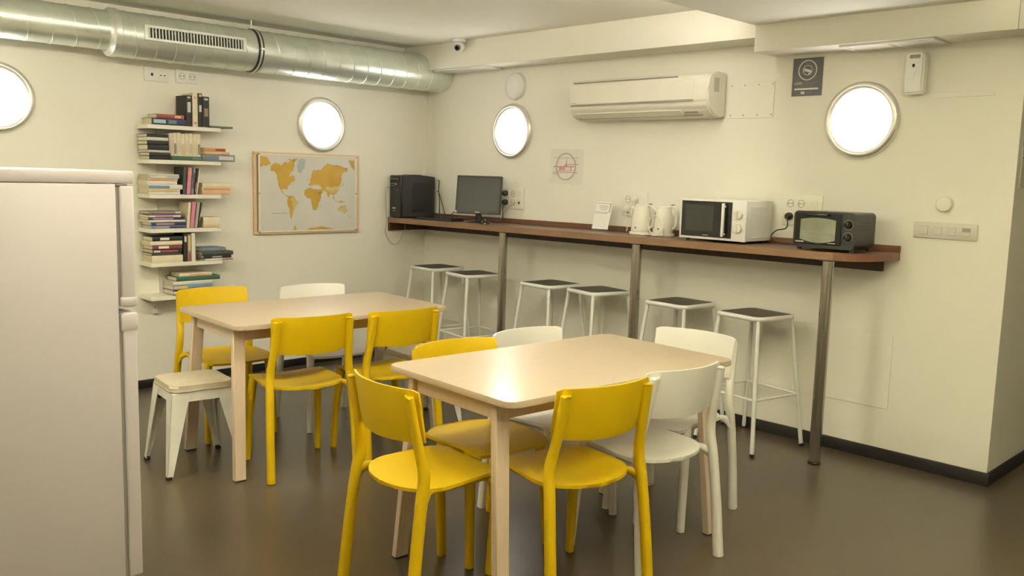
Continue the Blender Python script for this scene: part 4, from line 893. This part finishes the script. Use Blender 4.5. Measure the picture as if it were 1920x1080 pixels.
# kettles
def kettle(label, x, y, rz, gauge):
    t = thing('kettle', label, 'kettle', (x, y, CZ(y)), rz, 'white electric kettles')
    bm = NB(); lathe(bm, [(.068, 0), (.072, .006), (.070, .018), (.05, .020)], 32); fin('power_base', bm, M_IVORY, t)
    bm = NB(); lathe(bm, [(.060, .0205), (.062, .026), (.061, .06), (.057, .11), (.051, .15), (.047, .168), (.045, .172)], 36); fin('body', bm, M_IVORY, t)
    bm = NB(); lathe(bm, [(.045, .172), (.045, .178), (.038, .184), (.015, .188), (0, .188)], 36); fin('lid', bm, M_IVORY, t)
    bm = NB(); tube(bm, [(-.040, 0, .150), (-.058, 0, .163), (-.066, 0, .172)], [(.018, .016), (.014, .010), (.010, .004)], 12, ax=(0, 1, 0)); fin('spout', bm, M_IVORY, t)
    bm = NB(); tube(bm, smoothpath([(.030, 0, .178), (.056, 0, .180), (.078, 0, .160), (.084, 0, .11), (.078, 0, .06), (.058, 0, .044)], 5), (.014, .010), 12, ax=(0, 1, 0)); hd = fin('handle', bm, M_IVORY, t)
    bm = NB(); lathe(bm, [(.009, .0), (.009, .004), (0, .005)], 12, c=(.056, 0, .189), sx=1.3); fin('thumb_switch', bm, M_GAP, hd)
    bm = NB(); tube(bm, [(.0605 * math.cos(gauge), .0605 * math.sin(gauge), .045), (.052 * math.cos(gauge), .052 * math.sin(gauge), .145)], [(.006, .003), (.004, .003)], 8, ax=(-math.sin(gauge), math.cos(gauge), 0)); fin('water_gauge', bm, M_GREYP, t)
    bm = NB(); lathe(bm, [(.0045, .060), (.0045, .0635), (0, .0635)], 10, axis='y', c=(-.012, 0, .045)); fin('indicator', bm, M_GAP, t)
    return t
kettle('white jug kettle nearer the paper stand', -.165, -2.338, WB + R(15), R(205))
kt2 = kettle('white jug kettle nearer the microwave, cord looped in front', -.160, -2.500, WB + R(20), R(222))
bm = NB(); pts = []                                      # cord coiled in front (world offsets turned into the kettle's own frame below)
for k in range(26):
    a = R(-120 + 540 * k / 25); q = .062 - .010 * k / 25; pts.append((-.102 + .012 * math.sin(a * .5), -.015 - q * math.cos(a) * 1.05, .068 + q * math.sin(a)))
pts = [(-.085, .105, .005), (-.102, .07, .005)] + pts + [(-.095, -.075, .05), (-.064, -.055, .008)]
cable(bm, pts, .0036, 3); bmesh.ops.transform(bm, matrix=Matrix.Rotation(-(WB + R(20)), 4, 'Z'), verts=bm.verts); fin('cord', bm, M_WIREW, kt2)
# microwave
y0 = -2.938; mw = thing('microwave', 'white microwave oven with dark glass door on the counter', 'microwave', (-.165, y0, CZ(y0)), WB)
bm = NB(); box(bm, -.215, .215, -.125, .140, .014, .238, r=.004); cb = fin('cabinet', bm, M_WMET, mw)
fp = B('front_frame', M_WMET, mw, -.217, .217, -.140, -.1255, .012, .240, r=.003)
dr = B('door_glass', M_BLKG, mw, -.203, .128, -.1435, -.1395, .026, .227, r=.001, seg=1)
B('window', M_MWG, dr, -.172, .012, -.1445, -.1433, .058, .205); B('logo_print', M_SIL, dr, -.055, -.020, -.1445, -.1433, .034, .038)
hd = B('handle', M_WMET, mw, .078, .094, -.172, -.160, .034, .220, r=.003)
for z in (.048, .202): bm = NB(); lathe(bm, [(.006, .143), (.006, .161)], 12, axis='y', c=(.086, 0, z)); fin('standoff', bm, M_WMET, hd)
for z, r_ in ((.160, .026), (.085, .026)):
    bm = NB(); lathe(bm, [(r_, .140), (r_, .146), (r_ - .003, .158), (0, .160)], 32, axis='y', c=(.172, 0, z)); k_ = fin('control_knob', bm, M_IVORY, mw)
    B('knob_ridge', M_IVORY, k_, .169, .175, -.164, -.158, z - r_ + .004, z + r_ - .004, r=.001, seg=1)
B('side_emboss', M_WMET, mw, .215, .2165, -.085, .115, .030, .205, r=.0006, seg=1)
for sx in (-.18, .18):
    for sy in (-.10, .11): bm = NB(); lathe(bm, [(.012, 0), (.012, .0145)], 12, c=(sx, sy, 0)); fin('foot', bm, M_BLK, mw)
# toaster oven
y0 = -3.622; to = thing('toaster_oven', 'black mini toaster oven at the right end of the counter', 'toaster oven', (-.222, y0, CZ(y0)), WB)
bm = NB(); pts2 = rrect(-.160, .160, .020, .198, .022, 5); prism(bm, pts2, -.112, .122, 'xz'); fin('cabinet', bm, M_BLK, to)
bm = NB(); prism(bm, rrect(-.163, .163, .017, .200, .022, 5), -.122, -.1125, 'xz'); fin('front_frame', bm, M_BLK, to)
dr = B('door', M_BLKG, to, -.152, .096, -.1285, -.1225, .034, .190, r=.002, seg=1)
bm = NB(); arc2 = [(-.122 + .19 * k / 10, .056 - .016 * math.sin(math.pi * k / 10)) for k in range(11)] + [(.068 - .19 * k / 10, .158 + .010 * math.sin(math.pi * k / 10)) for k in range(11)]
prism(bm, arc2, -.1300, -.1286, 'xz'); bm.normal_update(); bmesh.ops.triangulate(bm, faces=[f for f in bm.faces if len(f.verts) > 4]); fin('window', bm, M_OVENG, dr, smooth=False)
for z in (.095, .085):
    bm = NB(); tube(bm, [(-.118, -.1310, z), (.064, -.1310, z)], .0010, 6); fin('rack_wire', bm, M_SIL, dr)
B('handle', M_BLKG, dr, -.085, .030, -.150, -.129, .176, .188, r=.003)
B('logo_print', M_SIL, dr, -.145, -.100, -.1295, -.1284, .040, .046); B('logo_print', M_SIL, dr, .030, .070, -.1295, -.1284, .040, .044)
for z in (.140, .078):
    bm = NB(); lathe(bm, [(.020, .122), (.020, .128), (.017, .140), (0, .141)], 24, axis='y', c=(.130, 0, z)); k_ = fin('control_knob', bm, M_BLKG, to)
    bm = NB(); ring2d(bm, .130, z, .0235, .0248, -.1232, -.1222, 32); fin('dial_ring', bm, M_SIL, k_, smooth=False); B('pointer', M_SIL, k_, .1295, .1305, -.1420, -.1405, z, z + .014)
for k in range(3):
    for j in range(5): B('vent_slot', M_GAP, to, .1595, .1606, -.055 + j * .026, -.037 + j * .026, .148 - k * .018, .152 - k * .018)
for sx in (-.14, .14):
    for sy in (-.09, .10): B('foot', M_BLK, to, sx - .008, sx + .008, sy - .008, sy + .008, 0, .022)
bm = NB(); box(bm, -.150, .095, -.10, .10, .012, .0195); fin('crumb_tray', bm, M_GREYP, to)

# ------------------------------------------------------------------ plugs and loose cables
def plug(label, y, z, cord, m=M_BLK, r=.0035, out=.034):
    t = thing('power_plug', label, 'plug', (-.0133, y, z), WB, 'plugs on the counter wall')
    bm = NB(); lathe(bm, [(.021, 0), (.022, .012), (.019, .026), (.011, out), (0, out)], 20, axis='y'); fin('plug_body', bm, m, t)
    bm = NB(); cable(bm, cord, r); fin('cord', bm, m, t); return t
zc = lambda y: cz(y) - 0
plug('black upper plug in the socket plate beside the monitor', -.968, 1.316, [(-.004, -.030, 0), (-.03, -.046, .020), (-.065, -.045, .030), (-.11, -.05, .020)])
plug('black lower plug in the socket plate beside the monitor', -.968, 1.250, [(0, -.028, -.006), (.004, -.036, -.04), (.006, -.036, -.09), (.004, -.036, -.128), (-.02, -.045, -.147), (-.10, -.05, -.150)])
plug('white plug in the socket plate behind the kettles', -2.108, 1.249, [(0, -.028, -.006), (.03, -.045, -.05), (.05, -.06, -.11), (.06, -.08, -.138)], M_WIREW)
plug('white upper plug in the socket plate behind the kettles', -2.170, 1.315, [(0, -.028, -.006), (.03, -.040, -.05), (.05, -.05, -.13), (.05, -.05, -.20)], M_WIREW)
plug('black plug left of the toaster oven, in the lower socket row', -3.255, 1.264, [(0, -.030, -.006), (.012, -.038, -.045), (.005, -.05, -.068), (-.035, -.07, -.080), (-.058, -.085, -.110), (-.045, -.09, -.136), (.0, -.095, -.1465), (.09, -.11, -.147), (.16, -.12, -.143), (.196, -.125, -.122)])
plug('black plug just behind the top edge of the toaster oven', -3.320, 1.264, [(0, -.028, -.006), (.01, -.030, -.05), (.02, -.033, -.10), (.03, -.036, -.138), (.07, -.05, -.150), (.115, -.062, -.140), (.15, -.070, -.115)])
bm = NB(); cable(bm, [(-.006, -.165, cz(-.2) + .300), (-.020, -.200, cz(-.2) + .290), (-.042, -.222, cz(-.2) + .22), (-.050, -.245, cz(-.2) + .13), (-.075, -.275, cz(-.2) + .05), (-.09, -.30, cz(-.3) + .010), (-.12, -.40, cz(-.4) + .008), (-.10, -.55, cz(-.55) + .008)], .0038)
tag(fin('computer_cable', bm, M_BLK), 'thick black cable dropping from the back of the desktop tower', 'cable')
bm = NB(); cable(bm, [(-.006, -.165, cz(-.2) + .215), (-.020, -.205, cz(-.2) + .19), (-.034, -.255, cz(-.2) + .12), (-.045, -.300, cz(-.2) + .05), (-.07, -.36, cz(-.3) + .012), (-.06, -.50, cz(-.5) + .09), (-.09, -.66, cz(-.6) + .16)], .0032)
tag(fin('computer_cable', bm, M_BLK), 'thin black cable running from the tower up behind the monitor', 'cable')
bm = NB(); zb = 1.092; cable(bm, [(-.3795, -.035, zb + .235), (-.394, -.020, zb + .240), (-.405, -.010, zb + .20), (-.400, -.008, zb + .10), (-.394, -.008, zb + .0), (-.398, -.008, zb - .07), (-.405, -.010, zb - .11), (-.380, -.012, zb - .17), (-.325, -.012, zb - .215), (-.27, -.012, zb - .20), (-.235, -.012, zb - .14), (-.230, -.034, zb - .106), (-.230, -.034, zb - .046)], .0022)
tag(fin('thin_cable', bm, M_WIREL), 'thin beige cable looping below the counter at the desktop tower', 'cable')
bm = NB(); cable(bm, [(-.014, -1.100, 1.250), (-.024, -1.080, 1.248), (-.022, -1.02, 1.225), (-.03, -.98, 1.18), (-.05, -.95, 1.12)], .0020)
tag(fin('thin_cable', bm, M_WIREL), 'thin beige data cable from the socket plate beside the monitor', 'cable')
